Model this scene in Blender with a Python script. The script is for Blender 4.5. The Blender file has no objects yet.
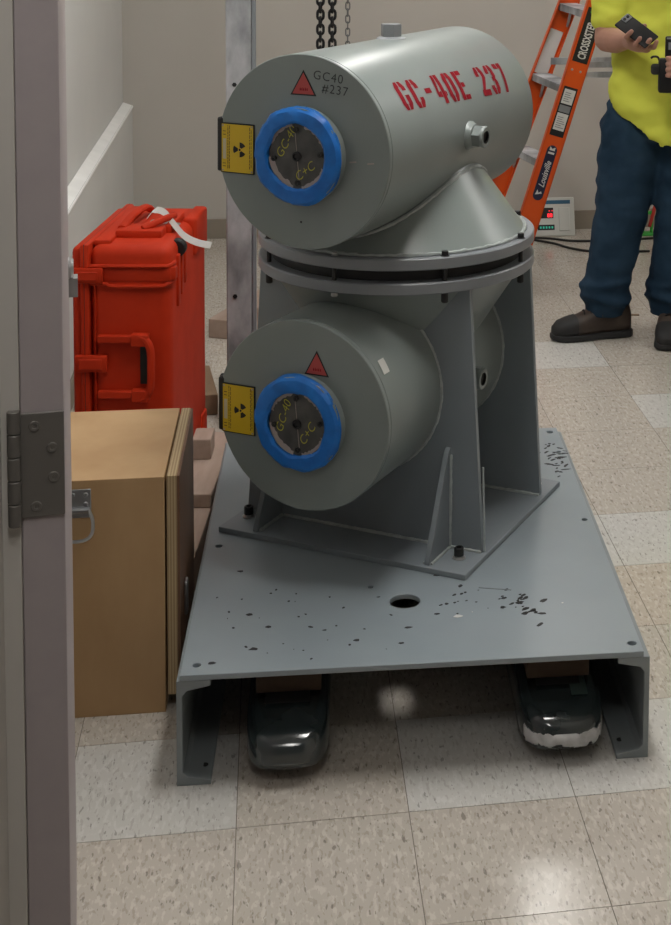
import bpy, bmesh, math, random
from mathutils import Vector, Matrix, noise
random.seed(4)
C = bpy.context.scene.collection
PI = math.pi
# ------------------------------------------------------------------ camera
cam_d = bpy.data.cameras.new('camera'); cam = bpy.data.objects.new('camera', cam_d); C.objects.link(cam)
PITCH, ROLL, EYE = .088, .014, 1.668
cp, sp, cr, sr = math.cos(PITCH), math.sin(PITCH), math.cos(ROLL), math.sin(ROLL)
right = Vector((cr, sp*sr, cp*sr)); up = Vector((-sr, sp*cr, cp*cr)); fwd = Vector((0, cp, -sp))
cam.matrix_world = Matrix(((right.x, up.x, -fwd.x, 0), (right.y, up.y, -fwd.y, 0), (right.z, up.z, -fwd.z, EYE), (0, 0, 0, 1)))
cam_d.sensor_fit = 'VERTICAL'; cam_d.sensor_height = 36; cam_d.lens = 1525/925*36
cam_d.shift_x = (335.5-543)/925; cam_d.shift_y = (17.5-462.5)/925
cam_d.clip_start = .02
bpy.context.scene.camera = cam
# ------------------------------------------------------------------ world, exposure, lights
w = bpy.data.worlds.new('world'); bpy.context.scene.world = w; w.use_nodes = True
w.node_tree.nodes['Background'].inputs[0].default_value = (.75, .85, 1, 1)
w.node_tree.nodes['Background'].inputs[1].default_value = .03
vs = bpy.context.scene.view_settings
vs.view_transform = 'Standard'; vs.look = 'None'; vs.gamma = 1; vs.use_curve_mapping = False
vs.exposure = 0.0
RY = .1774                                  # yaw of the room grid
def W(a, b, z=0):
    c, s = math.cos(RY), math.sin(RY); return Vector((a*c-b*s, a*s+b*c, z))
CEIL = 2.75
LIGHTS = [(1.08, 6.05, 1.2, .22, 17), (.45, 3.1, 1.2, .26, 34), (2.9, 4.6, 1.2, .24, 26), (-.1, 4.9, 1.2, .24, 12), (-.05, .95, 1.0, .26, 18)]  # last one: unseen hallway light, added to brighten the door edge
LCOL = (1, .98, .94)
# ------------------------------------------------------------------ helpers
def bm_new(): return bmesh.new()
def tag(o, label=None, cat=None, group=None, kind=None):
    for k, v in (('label', label), ('category', cat), ('group', group), ('kind', kind)):
        if v: o[k] = v
    return o
def obj(name, bm, mats, parent=None, smooth=35, bevel=0, loc=None, rot=None, label=None):
    if isinstance(bm, bmesh.types.BMesh):
        me = bpy.data.meshes.new(name)
        bm.normal_update()
        if smooth:
            th = math.radians(smooth)
            for f in bm.faces: f.smooth = True
            for e in bm.edges:
                if len(e.link_faces) != 2 or e.calc_face_angle(0) > th: e.smooth = False
        bm.to_mesh(me); bm.free()
    else: me = bm; me.name = name; me.materials.clear()
    if not isinstance(mats, (list, tuple)): mats = [mats]
    for m in mats: me.materials.append(m)
    o = bpy.data.objects.new(name, me); C.objects.link(o)
    if parent: o.parent = parent
    if loc is not None: o.location = loc
    if rot is not None: o.rotation_euler = rot
    if bevel:
        b = o.modifiers.new('bevel', 'BEVEL'); b.width = bevel; b.segments = 2; b.limit_method = 'ANGLE'; b.angle_limit = math.radians(40); b.harden_normals = False
    if label: o['label'] = label
    return o
def empty(name, loc, rz=0, label=None, cat=None, group=None):
    o = bpy.data.objects.new(name, None); C.objects.link(o); o.location = loc; o.rotation_euler = (0, 0, rz); o.empty_display_size = .1
    return tag(o, label, cat, group)
def copy_tree(o, parent=None, loc=None, rot=None):
    c = o.copy(); C.objects.link(c)
    if parent: c.parent = parent
    if loc is not None: c.location = loc
    if rot is not None: c.rotation_euler = rot
    for ch in o.children: copy_tree(ch, c)
    return c
def box(bm, x0, x1, y0, y1, z0, z1, M=None):
    vs_ = [bm.verts.new((M @ Vector(p)) if M else p) for p in ((x0,y0,z0),(x1,y0,z0),(x1,y1,z0),(x0,y1,z0),(x0,y0,z1),(x1,y0,z1),(x1,y1,z1),(x0,y1,z1))]
    for f in ((0,3,2,1),(4,5,6,7),(0,1,5,4),(1,2,6,5),(2,3,7,6),(3,0,4,7)): bm.faces.new([vs_[i] for i in f])
    return bm
def B(x0, x1, y0, y1, z0, z1, M=None): return box(bm_new(), x0, x1, y0, y1, z0, z1, M)
def prism(bm, pts, h0, h1, M=None):
    """2d outline in xy, extruded in z"""
    M = M or Matrix()
    a = [bm.verts.new(M @ Vector((p[0], p[1], h0))) for p in pts]; b = [bm.verts.new(M @ Vector((p[0], p[1], h1))) for p in pts]
    n = len(pts)
    fs = [bm.faces.new(a[::-1]), bm.faces.new(b)]
    for i in range(n): fs.append(bm.faces.new((a[i], a[(i+1) % n], b[(i+1) % n], b[i])))
    bmesh.ops.recalc_face_normals(bm, faces=fs)
    return bm
XZ = Matrix(((1,0,0,0),(0,0,1,0),(0,1,0,0),(0,0,0,1)))      # (x,y,h)->(x,h,y)
YZ = Matrix(((0,0,1,0),(1,0,0,0),(0,1,0,0),(0,0,0,1)))      # (x,y,h)->(h,x,y)
YAX = Matrix.Rotation(-PI/2, 4, 'X')                        # local z -> +y
def lathe(bm, prof, n=32, M=None, caps=True):
    M = M or Matrix(); rings = []
    for r, z in prof:
        if r < 1e-6: rings.append([bm.verts.new(M @ Vector((0, 0, z)))])
        else: rings.append([bm.verts.new(M @ Vector((r*math.cos(2*PI*k/n), r*math.sin(2*PI*k/n), z))) for k in range(n)])
    fs = []
    for a, b in zip(rings, rings[1:]):
        for k in range(n):
            k2 = (k+1) % n
            if len(a) == 1 and len(b) == 1: continue
            if len(a) == 1: fs.append(bm.faces.new((a[0], b[k2], b[k])))
            elif len(b) == 1: fs.append(bm.faces.new((a[k], a[k2], b[0])))
            else: fs.append(bm.faces.new((a[k], a[k2], b[k2], b[k])))
    if caps:
        if len(rings[0]) > 1: fs.append(bm.faces.new(rings[0][::-1]))
        if len(rings[-1]) > 1: fs.append(bm.faces.new(rings[-1]))
    bmesh.ops.recalc_face_normals(bm, faces=fs)
    return bm
def tube(bm, pts, r, n=8, M=None, closed=False, flat=1.0):
    M = M or Matrix(); pts = [Vector(p) for p in pts]; N = len(pts)
    rs = r if isinstance(r, (list, tuple)) else [r]*N
    rings = []; ref = None
    for i, p in enumerate(pts):
        if closed: t = pts[(i+1) % N]-pts[i-1]
        else: t = pts[min(i+1, N-1)]-pts[max(i-1, 0)]
        t.normalize()
        if ref is None: ref = Vector((0, 0, 1)) if abs(t.z) < .9 else Vector((1, 0, 0))
        a = ref-t*ref.dot(t)
        a = a.normalized() if a.length > 1e-5 else t.orthogonal().normalized()
        ref = a; b = t.cross(a)
        rr = rs[i]
        rings.append([bm.verts.new(M @ (p+a*rr*flat*math.cos(2*PI*k/n)+b*rr*math.sin(2*PI*k/n))) for k in range(n)])
    fs = []
    for i in range(N if closed else N-1):
        a, b = rings[i], rings[(i+1) % N]
        for k in range(n): fs.append(bm.faces.new((a[k], a[(k+1) % n], b[(k+1) % n], b[k])))
    if not closed: fs += [bm.faces.new(rings[0][::-1]), bm.faces.new(rings[-1])]
    bmesh.ops.recalc_face_normals(bm, faces=fs)
    return bm
def smooth_path(pts, k=6):
    P = [Vector(p) for p in pts]; P = [P[0]]+P+[P[-1]]; out = []
    for i in range(1, len(P)-2):
        p0, p1, p2, p3 = P[i-1:i+3]
        for j in range(k):
            t = j/k; out.append(.5*((2*p1)+(-p0+p2)*t+(2*p0-5*p1+4*p2-p3)*t*t+(-p0+3*p1-3*p2+p3)*t**3))
    out.append(P[-2]); return out
def holed(bm, outer, holes, z0, z1):
    """plate with round holes: outer polygon, holes (x,y,r,n)"""
    edges = []
    def loop(pts):
        v = [bm.verts.new((p[0], p[1], z0)) for p in pts]
        edges.extend(bm.edges.new((v[i], v[(i+1) % len(v)])) for i in range(len(v)))
    loop(outer)
    for x, y, r, n in holes: loop([(x+r*math.cos(2*PI*k/n), y+r*math.sin(2*PI*k/n)) for k in range(n)])
    res = bmesh.ops.triangle_fill(bm, use_beauty=True, use_dissolve=False, edges=edges)
    fs = [g for g in res['geom'] if isinstance(g, bmesh.types.BMFace)]
    ex = bmesh.ops.extrude_face_region(bm, geom=fs)
    vv = [g for g in ex['geom'] if isinstance(g, bmesh.types.BMVert)]
    bmesh.ops.translate(bm, verts=vv, vec=(0, 0, z1-z0))
    bmesh.ops.recalc_face_normals(bm, faces=bm.faces[:])
    return bm
def text_mesh(s, size, align='CENTER', sx=1.0, bold=0, shear=0, space=1.0):
    cu = bpy.data.curves.new('text', 'FONT'); cu.body = s; cu.size = size; cu.align_x = align; cu.align_y = 'CENTER'; cu.offset = bold; cu.shear = shear; cu.space_character = space; cu.resolution_u = 3
    o = bpy.data.objects.new('text', cu); C.objects.link(o)
    bpy.context.view_layer.update()
    me = bpy.data.meshes.new_from_object(o.evaluated_get(bpy.context.evaluated_depsgraph_get()))
    bpy.data.objects.remove(o); bpy.data.curves.remove(cu)
    if sx != 1: me.transform(Matrix.Diagonal((sx, 1, 1, 1)))
    return me
def bake(o):
    bpy.context.view_layer.update()
    me = bpy.data.meshes.new_from_object(o.evaluated_get(bpy.context.evaluated_depsgraph_get()))
    o.modifiers.clear(); old = o.data; o.data = me; bpy.data.meshes.remove(old)
    for p in me.polygons: p.use_smooth = True
    return o
def fuse(name, bm, m, parent, voxel, sm=4, disp=0, dscale=.1, label=None):
    o = obj(name, bm, m, parent, smooth=0, label=label)
    r = o.modifiers.new('r', 'REMESH'); r.mode = 'VOXEL'; r.voxel_size = voxel; r.use_smooth_shade = True
    s = o.modifiers.new('s', 'SMOOTH'); s.iterations = sm; s.factor = .5
    bake(o)
    if disp:
        me = o.data
        for v, n in [(v, v.normal.copy()) for v in me.vertices]:
            p = v.co
            v.co = p+n*disp*(noise.noise(Vector((p.x/dscale, p.y/dscale, p.z/dscale*1.7)))+.5*noise.noise(Vector((p.x/dscale*2.3+5, p.y/dscale*2.3, p.z/dscale*3.5))))
    if o.data.materials: o.data.materials.clear()
    o.data.materials.append(m)
    return o
# ------------------------------------------------------------------ materials
def mat(name, col, rough=.5, metal=0, spec=.5, coat=0):
    m = bpy.data.materials.new(name); m.use_nodes = True
    b = m.node_tree.nodes['Principled BSDF']
    b.inputs['Base Color'].default_value = (*col, 1); b.inputs['Roughness'].default_value = rough; b.inputs['Metallic'].default_value = metal
    b.inputs['Specular IOR Level'].default_value = spec; b.inputs['Coat Weight'].default_value = coat; b.inputs['Coat Roughness'].default_value = .15
    return m
def nd(m, t, **kw):
    n = m.node_tree.nodes.new(t)
    for k, v in kw.items():
        if k.startswith('i_'): n.inputs[int(k[2:]) if k[2:].isdigit() else k[2:]].default_value = v
        else: setattr(n, k, v)
    return n
def lk(m, a, b): m.node_tree.links.new(a, b)
def ramp(m, fac, stops):
    r = nd(m, 'ShaderNodeValToRGB'); e = r.color_ramp.elements
    while len(e) < len(stops): e.new(.5)
    for i, (p, c) in enumerate(stops): e[i].position = p; e[i].color = (*c, 1)
    lk(m, fac, r.inputs[0]); return r.outputs[0]
def mixc(m, f, a, b, mode='MIX'):
    n = nd(m, 'ShaderNodeMix', data_type='RGBA', blend_type=mode)
    for s, v in ((0, f), (6, a), (7, b)):
        if hasattr(v, 'is_linked'): lk(m, v, n.inputs[s])
        else: n.inputs[s].default_value = v if s == 0 else (*v, 1)
    return n.outputs[2]
def noisy(m, scale, detail=3, coords='Object', stretch=(1, 1, 1), rz=0, rough=.5):
    tc = nd(m, 'ShaderNodeTexCoord'); mp = nd(m, 'ShaderNodeMapping'); mp.inputs['Scale'].default_value = stretch; mp.inputs['Rotation'].default_value = (0, 0, rz)
    n = nd(m, 'ShaderNodeTexNoise'); n.inputs['Scale'].default_value = scale; n.inputs['Detail'].default_value = detail; n.inputs['Roughness'].default_value = rough
    lk(m, tc.outputs[coords], mp.inputs[0]); lk(m, mp.outputs[0], n.inputs['Vector']); return n.outputs[0]
def bsdf(m): return m.node_tree.nodes['Principled BSDF']
def setcol(m, c): lk(m, c, bsdf(m).inputs['Base Color'])
def bump(m, h, s=.2, d=.002):
    b = nd(m, 'ShaderNodeBump'); b.inputs['Strength'].default_value = s; b.inputs['Distance'].default_value = d; lk(m, h, b.inputs['Height']); lk(m, b.outputs[0], bsdf(m).inputs['Normal'])
def varied(name, c1, c2, scale, rough=.5, metal=0, spec=.5, stretch=(1,1,1), bp=0, detail=4, lo=.35, hi=.65, coat=0):
    m = mat(name, c1, rough, metal, spec, coat); n = noisy(m, scale, detail, stretch=stretch); setcol(m, ramp(m, n, [(lo, c1), (hi, c2)]))
    if bp: bump(m, n, bp)
    return m
def speck_paint(name, c1, c2, rough, speck=.73, dark=(.03, .035, .035), sscale=26):
    m = varied(name, c1, c2, 3, rough, bp=0); n1 = noisy(m, sscale, 2, stretch=(1, 1, 1)); n2 = noisy(m, 2.3, 2)
    mul = nd(m, 'ShaderNodeMath', operation='MULTIPLY'); lk(m, n1, mul.inputs[0]); lk(m, n2, mul.inputs[1])
    s = ramp(m, mul.outputs[0], [(speck*.5, (0, 0, 0)), (speck*.5+.01, (1, 1, 1))])
    base = bsdf(m).inputs['Base Color'].links[0].from_socket
    setcol(m, mixc(m, s, base, dark)); o = noisy(m, 160, 2); bump(m, o, .12, .0006)
    return m
M = {}
M['drum'] = varied('drum_paint', (.205, .235, .228), (.225, .256, .249), 4, .31, bp=0)
bump(M['drum'], noisy(M['drum'], 120, 2), .1, .0006)
M['frame'] = varied('frame_paint', (.20, .228, .25), (.225, .253, .275), 5, .42)
bump(M['frame'], noisy(M['frame'], 140, 2), .1, .0006)
M['flange'] = varied('flange_paint', (.20, .215, .235), (.23, .245, .265), 5, .4)
M['table'] = varied('table_paint', (.235, .275, .30), (.27, .31, .335), 3, .36)
bump(M['table'], noisy(M['table'], 160, 2), .12, .0006)
M['channel'] = varied('channel_paint', (.20, .225, .235), (.24, .265, .275), 9, .45)
M['weld'] = varied('weld_paint', (.33, .36, .36), (.42, .45, .45), 60, .35, bp=.4)
M['blackbolt'] = mat('black_bolt', (.008, .008, .009), .45)
M['brightbolt'] = mat('bright_bolt', (.5, .5, .5), .35, .8)
M['tape'] = varied('blue_tape', (.0, .12, .46), (.004, .165, .57), 30, .5, bp=.5)
M['plug'] = varied('plug_steel', (.055, .055, .055), (.1, .1, .095), 25, .6, .2)
M['torn'] = mat('torn_tape', (.36, .31, .29), .8)
M['black'] = mat('black', (.006, .006, .007), .55)
M['yellow'] = mat('sign_yellow', (.62, .42, .01), .5)
M['redtri'] = mat('triangle_red', (.42, .06, .055), .5)
M['redpaint'] = varied('stencil_red', (.20, .005, .012), (.26, .009, .018), 60, .75, spec=.15)
M['ink'] = mat('marker_ink', (.03, .035, .035), .7)
M['chalk'] = mat('yellow_marker', (.45, .43, .05), .7)
M['white'] = mat('white_label', (.6, .6, .58), .6)
M['alu'] = varied('aluminium', (.17, .18, .19), (.50, .51, .53), 11, .5, .0, stretch=(1, 1, .5), detail=6)
M['chain'] = mat('chain_steel', (.03, .03, .032), .4, .7)
M['chainlight'] = mat('chain_zinc', (.18, .18, .18), .4, .7)
M['orange'] = varied('case_orange', (.46, .026, .005), (.52, .032, .007), 12, .6, spec=.18)
bump(M['orange'], noisy(M['orange'], 300, 2), .15, .0005)
M['ladder'] = mat('ladder_orange', (.66, .085, .008), .4)
M['skin'] = varied('skin', (.36, .18, .13), (.42, .22, .16), 8, .5)
M['shirt'] = varied('hivis_yellow', (.60, .63, .08), (.66, .69, .09), 5, .8, spec=.2)
M['jeans'] = varied('denim', (.012, .03, .055), (.026, .055, .092), 7, .85, spec=.15, bp=.15, lo=.4, hi=.75)
M['boot'] = varied('boot_leather', (.035, .024, .019), (.06, .042, .032), 20, .6)
M['sole'] = mat('boot_sole', (.015, .015, .016), .7)
M['phone'] = mat('phone_black', (.006, .006, .007), .5, spec=.3)
M['grey'] = mat('grey_plastic', (.2, .21, .22), .4)
M['fork'] = varied('fork_paint', (.016, .024, .026), (.03, .04, .042), 10, .14, spec=.6, coat=.6)
M['tape_grey'] = varied('scuffed_tape', (.38, .38, .38), (.58, .58, .58), 30, .6, bp=.5)
M['doorp'] = varied('door_paint', (.40, .35, .36), (.42, .37, .375), 30, .5, bp=.1)
M['jambp'] = varied('frame_beige', (.56, .53, .495), (.58, .55, .515), 8, .45)
M['hinge'] = mat('hinge_bronze', (.16, .148, .135), .5, .25)
M['lever'] = mat('satin_steel', (.42, .42, .42), .35, .8)
M['zinc'] = mat('zinc_plate', (.45, .46, .48), .28, .9)
M['wall'] = varied('wall_paint', (.50, .475, .435), (.52, .495, .455), 3, .85, spec=.2)
bump(M['wall'], noisy(M['wall'], 260, 2), .15, .001)
M['wallw'] = varied('wall_paint_cool', (.60, .60, .585), (.62, .62, .60), 3, .8, spec=.2)
M['patch'] = varied('ledge_top_lit', (.82, .82, .81), (.88, .88, .87), 10, .7)  # lighter than the wall: light from above put into the ledge top colour
M['cove'] = mat('cove_base', (.27, .235, .19), .6)
M['ceiling'] = mat('ceiling_tile', (.7, .7, .68), .9)
M['panelw'] = mat('device_white', (.55, .56, .53), .5)
M['bluestripe'] = mat('device_blue', (.02, .09, .16), .5)
M['green'] = mat('green_plastic', (.04, .36, .05), .45)
M['navy'] = mat('navy_label', (.01, .012, .04), .5)
M['cord'] = mat('black_cord', (.01, .01, .01), .5)
def emis(name, col, s):
    m = mat(name, col, .5); b = bsdf(m); b.inputs['Emission Color'].default_value = (*col, 1); b.inputs['Emission Strength'].default_value = s; return m
M['led'] = emis('red_digits', (1, .03, .05), 1.0)
M['ledg'] = emis('green_digits', (.05, .5, .35), .25)
def wood(name, c1, c2, sc, st, rough=.5, bands=False):
    m = mat(name, c1, rough); n = noisy(m, sc, 5, stretch=st, rough=.6); setcol(m, ramp(m, n, [(.3, c1), (.7, c2)])); return m
M['ply'] = wood('birch_ply', (.43, .26, .12), (.54, .35, .18), 3.2, (1.5, 1.5, .7))
M['plyedge'] = mat('ply_edge', (.45, .33, .19), .6)
tc = nd(M['plyedge'], 'ShaderNodeTexCoord'); wv = nd(M['plyedge'], 'ShaderNodeTexWave'); wv.inputs['Scale'].default_value = 55; wv.bands_direction = 'X'
lk(M['plyedge'], tc.outputs['Object'], wv.inputs[0]); setcol(M['plyedge'], ramp(M['plyedge'], wv.outputs[1], [(.3, (.34, .23, .12)), (.7, (.5, .38, .22))]))
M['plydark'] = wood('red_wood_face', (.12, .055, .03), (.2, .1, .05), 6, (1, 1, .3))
M['timber'] = wood('timber_pink', (.31, .225, .18), (.42, .315, .26), 5, (4, .6, 4), .8)
M['timber3'] = wood('timber_dark', (.05, .03, .018), (.08, .05, .03), 5, (3, .6, 3), .8)
M['timber2'] = wood('timber_brown', (.2, .13, .08), (.3, .2, .12), 5, (3, .6, 3), .8)
def tile_mat(name, c, fleck, light, rz):
    m = mat(name, c, .3, spec=.5)
    g = nd(m, 'ShaderNodeNewGeometry'); mp = nd(m, 'ShaderNodeMapping', vector_type='POINT'); mp.inputs['Rotation'].default_value = (0, 0, -RY)
    lk(m, g.outputs['Position'], mp.inputs[0])
    def nz(scale, st, det=2):
        q = nd(m, 'ShaderNodeMapping'); q.inputs['Scale'].default_value = st; q.inputs['Rotation'].default_value = (0, 0, rz); lk(m, mp.outputs[0], q.inputs[0])
        n = nd(m, 'ShaderNodeTexNoise'); n.inputs['Scale'].default_value = scale; n.inputs['Detail'].default_value = det; lk(m, q.outputs[0], n.inputs['Vector']); return n.outputs[0]
    big = nz(2.2, (1, 1, 1), 3); base = ramp(m, big, [(.15, tuple(x*.985 for x in c)), (.85, tuple(x*1.015 for x in c))])
    f1 = ramp(m, nz(125, (1, .34, 1)), [(.585, (0, 0, 0)), (.62, (1, 1, 1))]); f2 = ramp(m, nz(105, (1, .4, 1)), [(.53, (0, 0, 0)), (.62, (1, 1, 1))])
    f3 = ramp(m, nz(130, (.9, .3, 1)), [(.64, (0, 0, 0)), (.675, (1, 1, 1))])
    def sc(col, k):
        x = nd(m, 'ShaderNodeMath', operation='MULTIPLY'); lk(m, col, x.inputs[0]); x.inputs[1].default_value = k; return x.outputs[0]
    c1 = mixc(m, sc(f2, .5), base, light); c2 = mixc(m, sc(f1, .38), c1, fleck); c3 = mixc(m, sc(f3, .5), c2, tuple(x*.35 for x in fleck))
    setcol(m, c3); r = ramp(m, nz(6, (1, 1, 1)), [(.3, (.15,)*3), (.7, (.23,)*3)]); lk(m, r, bsdf(m).inputs['Roughness'])
    return m
tan, fl, li = (.505, .46, .405), (.28, .235, .185), (.67, .63, .57)
lt, fl2, li2 = (.575, .56, .53), (.36, .33, .30), (.68, .665, .64)
pk = (.52, .455, .395)
M['tile'] = [tile_mat('tile_tan_a', tan, fl, li, 0), tile_mat('tile_tan_b', tan, fl, li, PI/2), tile_mat('tile_light_a', lt, fl2, li2, 0), tile_mat('tile_light_b', lt, fl2, li2, PI/2), tile_mat('tile_pink', pk, fl, li, 0)]
M['joint'] = mat('tile_joint', (.17, .15, .125), .8)
# ------------------------------------------------------------------ structure
def struct(name, bm, m, bevel=0, smooth=35):
    o = obj(name, bm, m, bevel=bevel, smooth=smooth); o['kind'] = 'structure'; return o
RM = Matrix.Rotation(RY, 4, 'Z')
AL, BB, AR = -.665, 7.13, 3.9         # left wall, back wall, right wall in the room grid
BF0, BF1 = 1.46, 1.645                 # front wall
T = .305
o0 = Vector((-.5212, 2.553)); c_, s_ = math.cos(RY), math.sin(RY)
ta, tb = o0.x*c_+o0.y*s_, -o0.x*s_+o0.y*c_
bm = bm_new(); light = {(-1, 0), (1, 0), (2, 0), (3, 0), (2, 3), (3, 3), (0, 5), (4, 6), (3, 8), (-3, 7), (1, 9), (2, 11), (5, 2), (0, -3)}; pink = {(2, 2), (3, 2), (0, 3), (4, 4)}
g = .0008
for i in range(-7, 16):
    for j in range(-14, 16):
        a0, b0 = ta+i*T, tb+j*T
        a1, b1 = min(a0+T, AR), min(b0+T, BB); a0 = max(a0, -1.6)
        if a1 <= a0 or b1 <= b0: continue
        if b0 > BF1 and a1 < AL-.1: continue
        f = box(bm, a0+g, a1-g, b0+g, b1-g, -.006, 0, RM)
        mi = 0 if (i+j) % 2 == 0 else 1
        if (i, j) in light: mi = 2+mi
        elif (i, j) in pink: mi = 4
        bm.faces.ensure_lookup_table()
        for q in bm.faces[-6:]: q.material_index = mi
box(bm, -1.6, AR, tb-14*T, BB, -.04, -.0012, RM); bm.faces.ensure_lookup_table()
for q in bm.faces[-6:]: q.material_index = 5
struct('floor', bm, M['tile']+[M['joint']], smooth=0)
struct('wall_back', B(AL-.15, AR+.15, BB, BB+.12, -.04, CEIL, RM), M['wall'])
struct('wall_left', B(AL-.12, AL, BF0, BB, -.04, CEIL, RM), M['wallw'])
struct('wall_right', B(AR, AR+.12, -1.8, BB, -.04, CEIL, RM), M['wall'])
struct('ceiling', B(-1.6, AR+.12, -1.8, BB+.12, CEIL, CEIL+.1, RM), M['ceiling'])
bm = B(AL, AL+.042, BF1, BB, 0, .63, RM)
struct('wall_left_ledge', bm, M['wallw'])
pts = [(AL, .618), (AL+.046, .618), (AL+.046, .628), (AL+.0, .645)]
struct('trim_1', prism(bm_new(), pts, BF1, BB, RM @ XZ), M['patch'], bevel=.004)  # sloped top of the ledge, its lit tone painted in
struct('baseboard_back', B(AL, AR, BB-.006, BB, 0, .092, RM), M['cove'], bevel=.002)
struct('baseboard_left', B(AL+.042, AL+.048, BF1, BB-.006, 0, .092, RM), M['cove'], bevel=.002)
# front wall with the doorway
DA0, DA1, DH = -.281, .63, 2.1
bm = B(-1.6, DA0-.05, BF0+.01, BF1-.01, -.04, CEIL, RM); box(bm, DA1+.05, AR, BF0+.01, BF1-.01, -.04, CEIL, RM); box(bm, DA0-.05, DA1+.05, BF0+.01, BF1-.01, DH+.05, CEIL, RM)
struct('wall_front', bm, M['wall'])
struct('wall_hallway', B(-1.6, AR, -1.9, -1.8, -.04, CEIL, RM), M['wall'])
struct('wall_hallway_side', B(-1.7, -1.6, -1.9, BF0, -.04, CEIL, RM), M['wall'])
bm = B(DA0-.055, DA0, BF0-.01, BF1+.01, 0, DH, RM); box(bm, DA1, DA1+.055, BF0-.01, BF1+.01, 0, DH, RM); box(bm, DA0-.055, DA1+.055, BF0-.01, BF1+.01, DH, DH+.055, RM)
struct('trim_2', bm, M['jambp'], bevel=.003)
struct('trim_3', B(DA0-.01, DA0+.0185, 1.640, 1.650, 0, DH, RM), M['jambp'])
# door, swung open into the room
dr = empty('door_1', (-.506, 1.585, 0), .297); dr['kind'] = 'structure'
obj('door_slab', B(-.044, 0, 0, .90, .01, 2.04), M['doorp'], dr, bevel=.0015)
def door_hinge(z):
    bm = B(-.0445, .0002, -.0025, 0, z, z+.1143); h = obj('hinge', bm, M['hinge'], dr, bevel=.0012)
    bm = bm_new()
    for k in range(5):
        q = z-.006+k*.0253; lathe(bm, [(.0001, q), (.0062, q), (.0070, q+.001), (.0070, q+.0235), (.0062, q+.0245), (.0001, q+.0245)], 14, Matrix.Translation((-.0505, -.006, 0)))
    obj('hinge_barrel', bm, M['hinge'], h)
    for x, zz in ((-.030, .1), (-.012, .075), (-.011, .043), (-.029, .012)):
        bm = lathe(bm_new(), [(.0001, .0006), (.0022, .0006), (.0026, .0012), (.0052, .0012), (.006, 0)], 14, Matrix.Translation((x, -.0025, z+zz)) @ Matrix.Rotation(PI/2, 4, 'X'))
        obj('screw', bm, M['grey'] if False else M['hinge'], h)
    return h
for z in (.25, .986, 1.72): door_hinge(z)
bm = lathe(bm_new(), [(.0001, .0), (.018, 0), (.018, .004), (.014, .008), (.0001, .008)], 20, Matrix.Translation((0, .84, 1.045)) @ Matrix.Rotation(PI/2, 4, 'Y'))
box(bm, .0, .014, .83, .86, 1.0, 1.03)
obj('door_handle', bm, M['lever'], dr)
# ceiling lights
for k, (a, b, ln, wd, pw) in enumerate(LIGHTS):
    p = W(a, b, CEIL)
    t = empty('ceiling_light', p, RY, 'long white fluorescent ceiling light fixture with glowing diffuser', 'ceiling light', 'fluorescent ceiling lights')
    obj('housing', B(-wd/2-.02, wd/2+.02, -ln/2-.02, ln/2+.02, -.05, -.0), M['panelw'], t, bevel=.004)
    dm = emis('diffuser_glow', LCOL, pw)
    obj('diffuser', B(-wd/2, wd/2, -ln/2, ln/2, -.056, -.0501), dm, t)
# ------------------------------------------------------------------ steel skid table
TYAW, TX, TY_ = .1317, -.655, 2.674
TW, TD, TH = .884, 1.2035, .2125
tbl = empty('steel_skid', (TX, TY_, 0), TYAW, 'low grey painted steel platform on two side channels carrying the twin drum machine', 'steel platform')
holes = [(.428, .251, .031, 36), (.034, .036, .008, 12), (.855, .034, .009, 12), (.874-.02, .609, .007, 12), (.85, 1.171, .009, 12), (.034, .549, .008, 12), (.854, 1.03, .006, 10), (.034, 1.16, .008, 12), (.36, .32, .006, 10)]
tp = obj('deck_plate', holed(bm_new(), [(.006, .0), (TW-.012, .0), (TW-.012, TD), (.006, TD)], holes, TH-.011, TH), M['table'], tbl, bevel=.0012)
# scuffs and chips of paint on the plate
bm = bm_new()
def flake(x, y, r, n=7, z=TH+.0003, st=1, ang=0):
    pts = [(x+math.cos(ang)*r*st*math.cos(2*PI*k/n)*random.uniform(.5, 1.2)-math.sin(ang)*r*math.sin(2*PI*k/n), y+math.sin(ang)*r*st*math.cos(2*PI*k/n)+math.cos(ang)*r*math.sin(2*PI*k/n)*random.uniform(.5, 1.2)) for k in range(n)]
    prism(bm, pts, z-.0003, z+.0002)
def tl(px, py): pass
for _ in range(26): flake(random.gauss(.655, .022), random.gauss(.215, .03), random.uniform(.0015, .006), st=random.uniform(1, 2.2), ang=random.uniform(0, .9))
for _ in range(14): flake(random.gauss(.535, .018), random.gauss(.245, .025), random.uniform(.0012, .0045), st=random.uniform(1, 2), ang=random.uniform(0, 1))
for _ in range(34): flake(random.gauss(.842, .014), random.gauss(.99, .06), random.uniform(.0015, .0045), st=random.uniform(1, 4), ang=random.uniform(-.5, 1))
for _ in range(30): flake(random.uniform(.03, .40), random.uniform(.02, .35), random.uniform(.0008, .003), st=random.uniform(1, 2), ang=random.uniform(0, 3))
for x, y, r in ((.06, .04, .006), (.135, .085, .006), (.33, .1, .005), (.12, .225, .005), (.16, .17, .005), (.43, .14, .005), (.415, .08, .004), (.49, .19, .004), (.50, .36, .005), (.09, .42, .005)): flake(x, y, r, st=1.6)
obj('paint_scuff', bm, M['black'], tp, smooth=0, label='black scuff marks and bare spots on the plate')['kind'] = 'stuff'
bm = B(-.034, .034, -.0012, .0012, 0, .0012, Matrix.Translation((.615, .285, TH)) @ Matrix.Rotation(-.25, 4, 'Z')); obj('scratch', bm, M['channel'], tp, smooth=0)
bm = bm_new(); flake(.53, .175, .006, st=1.6); flake(.56, .19, .0025); flake(.745, .21, .003); obj('paint_chip', bm, M['white'], tp, smooth=0, label='small white flecks')['kind'] = 'stuff'
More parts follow.
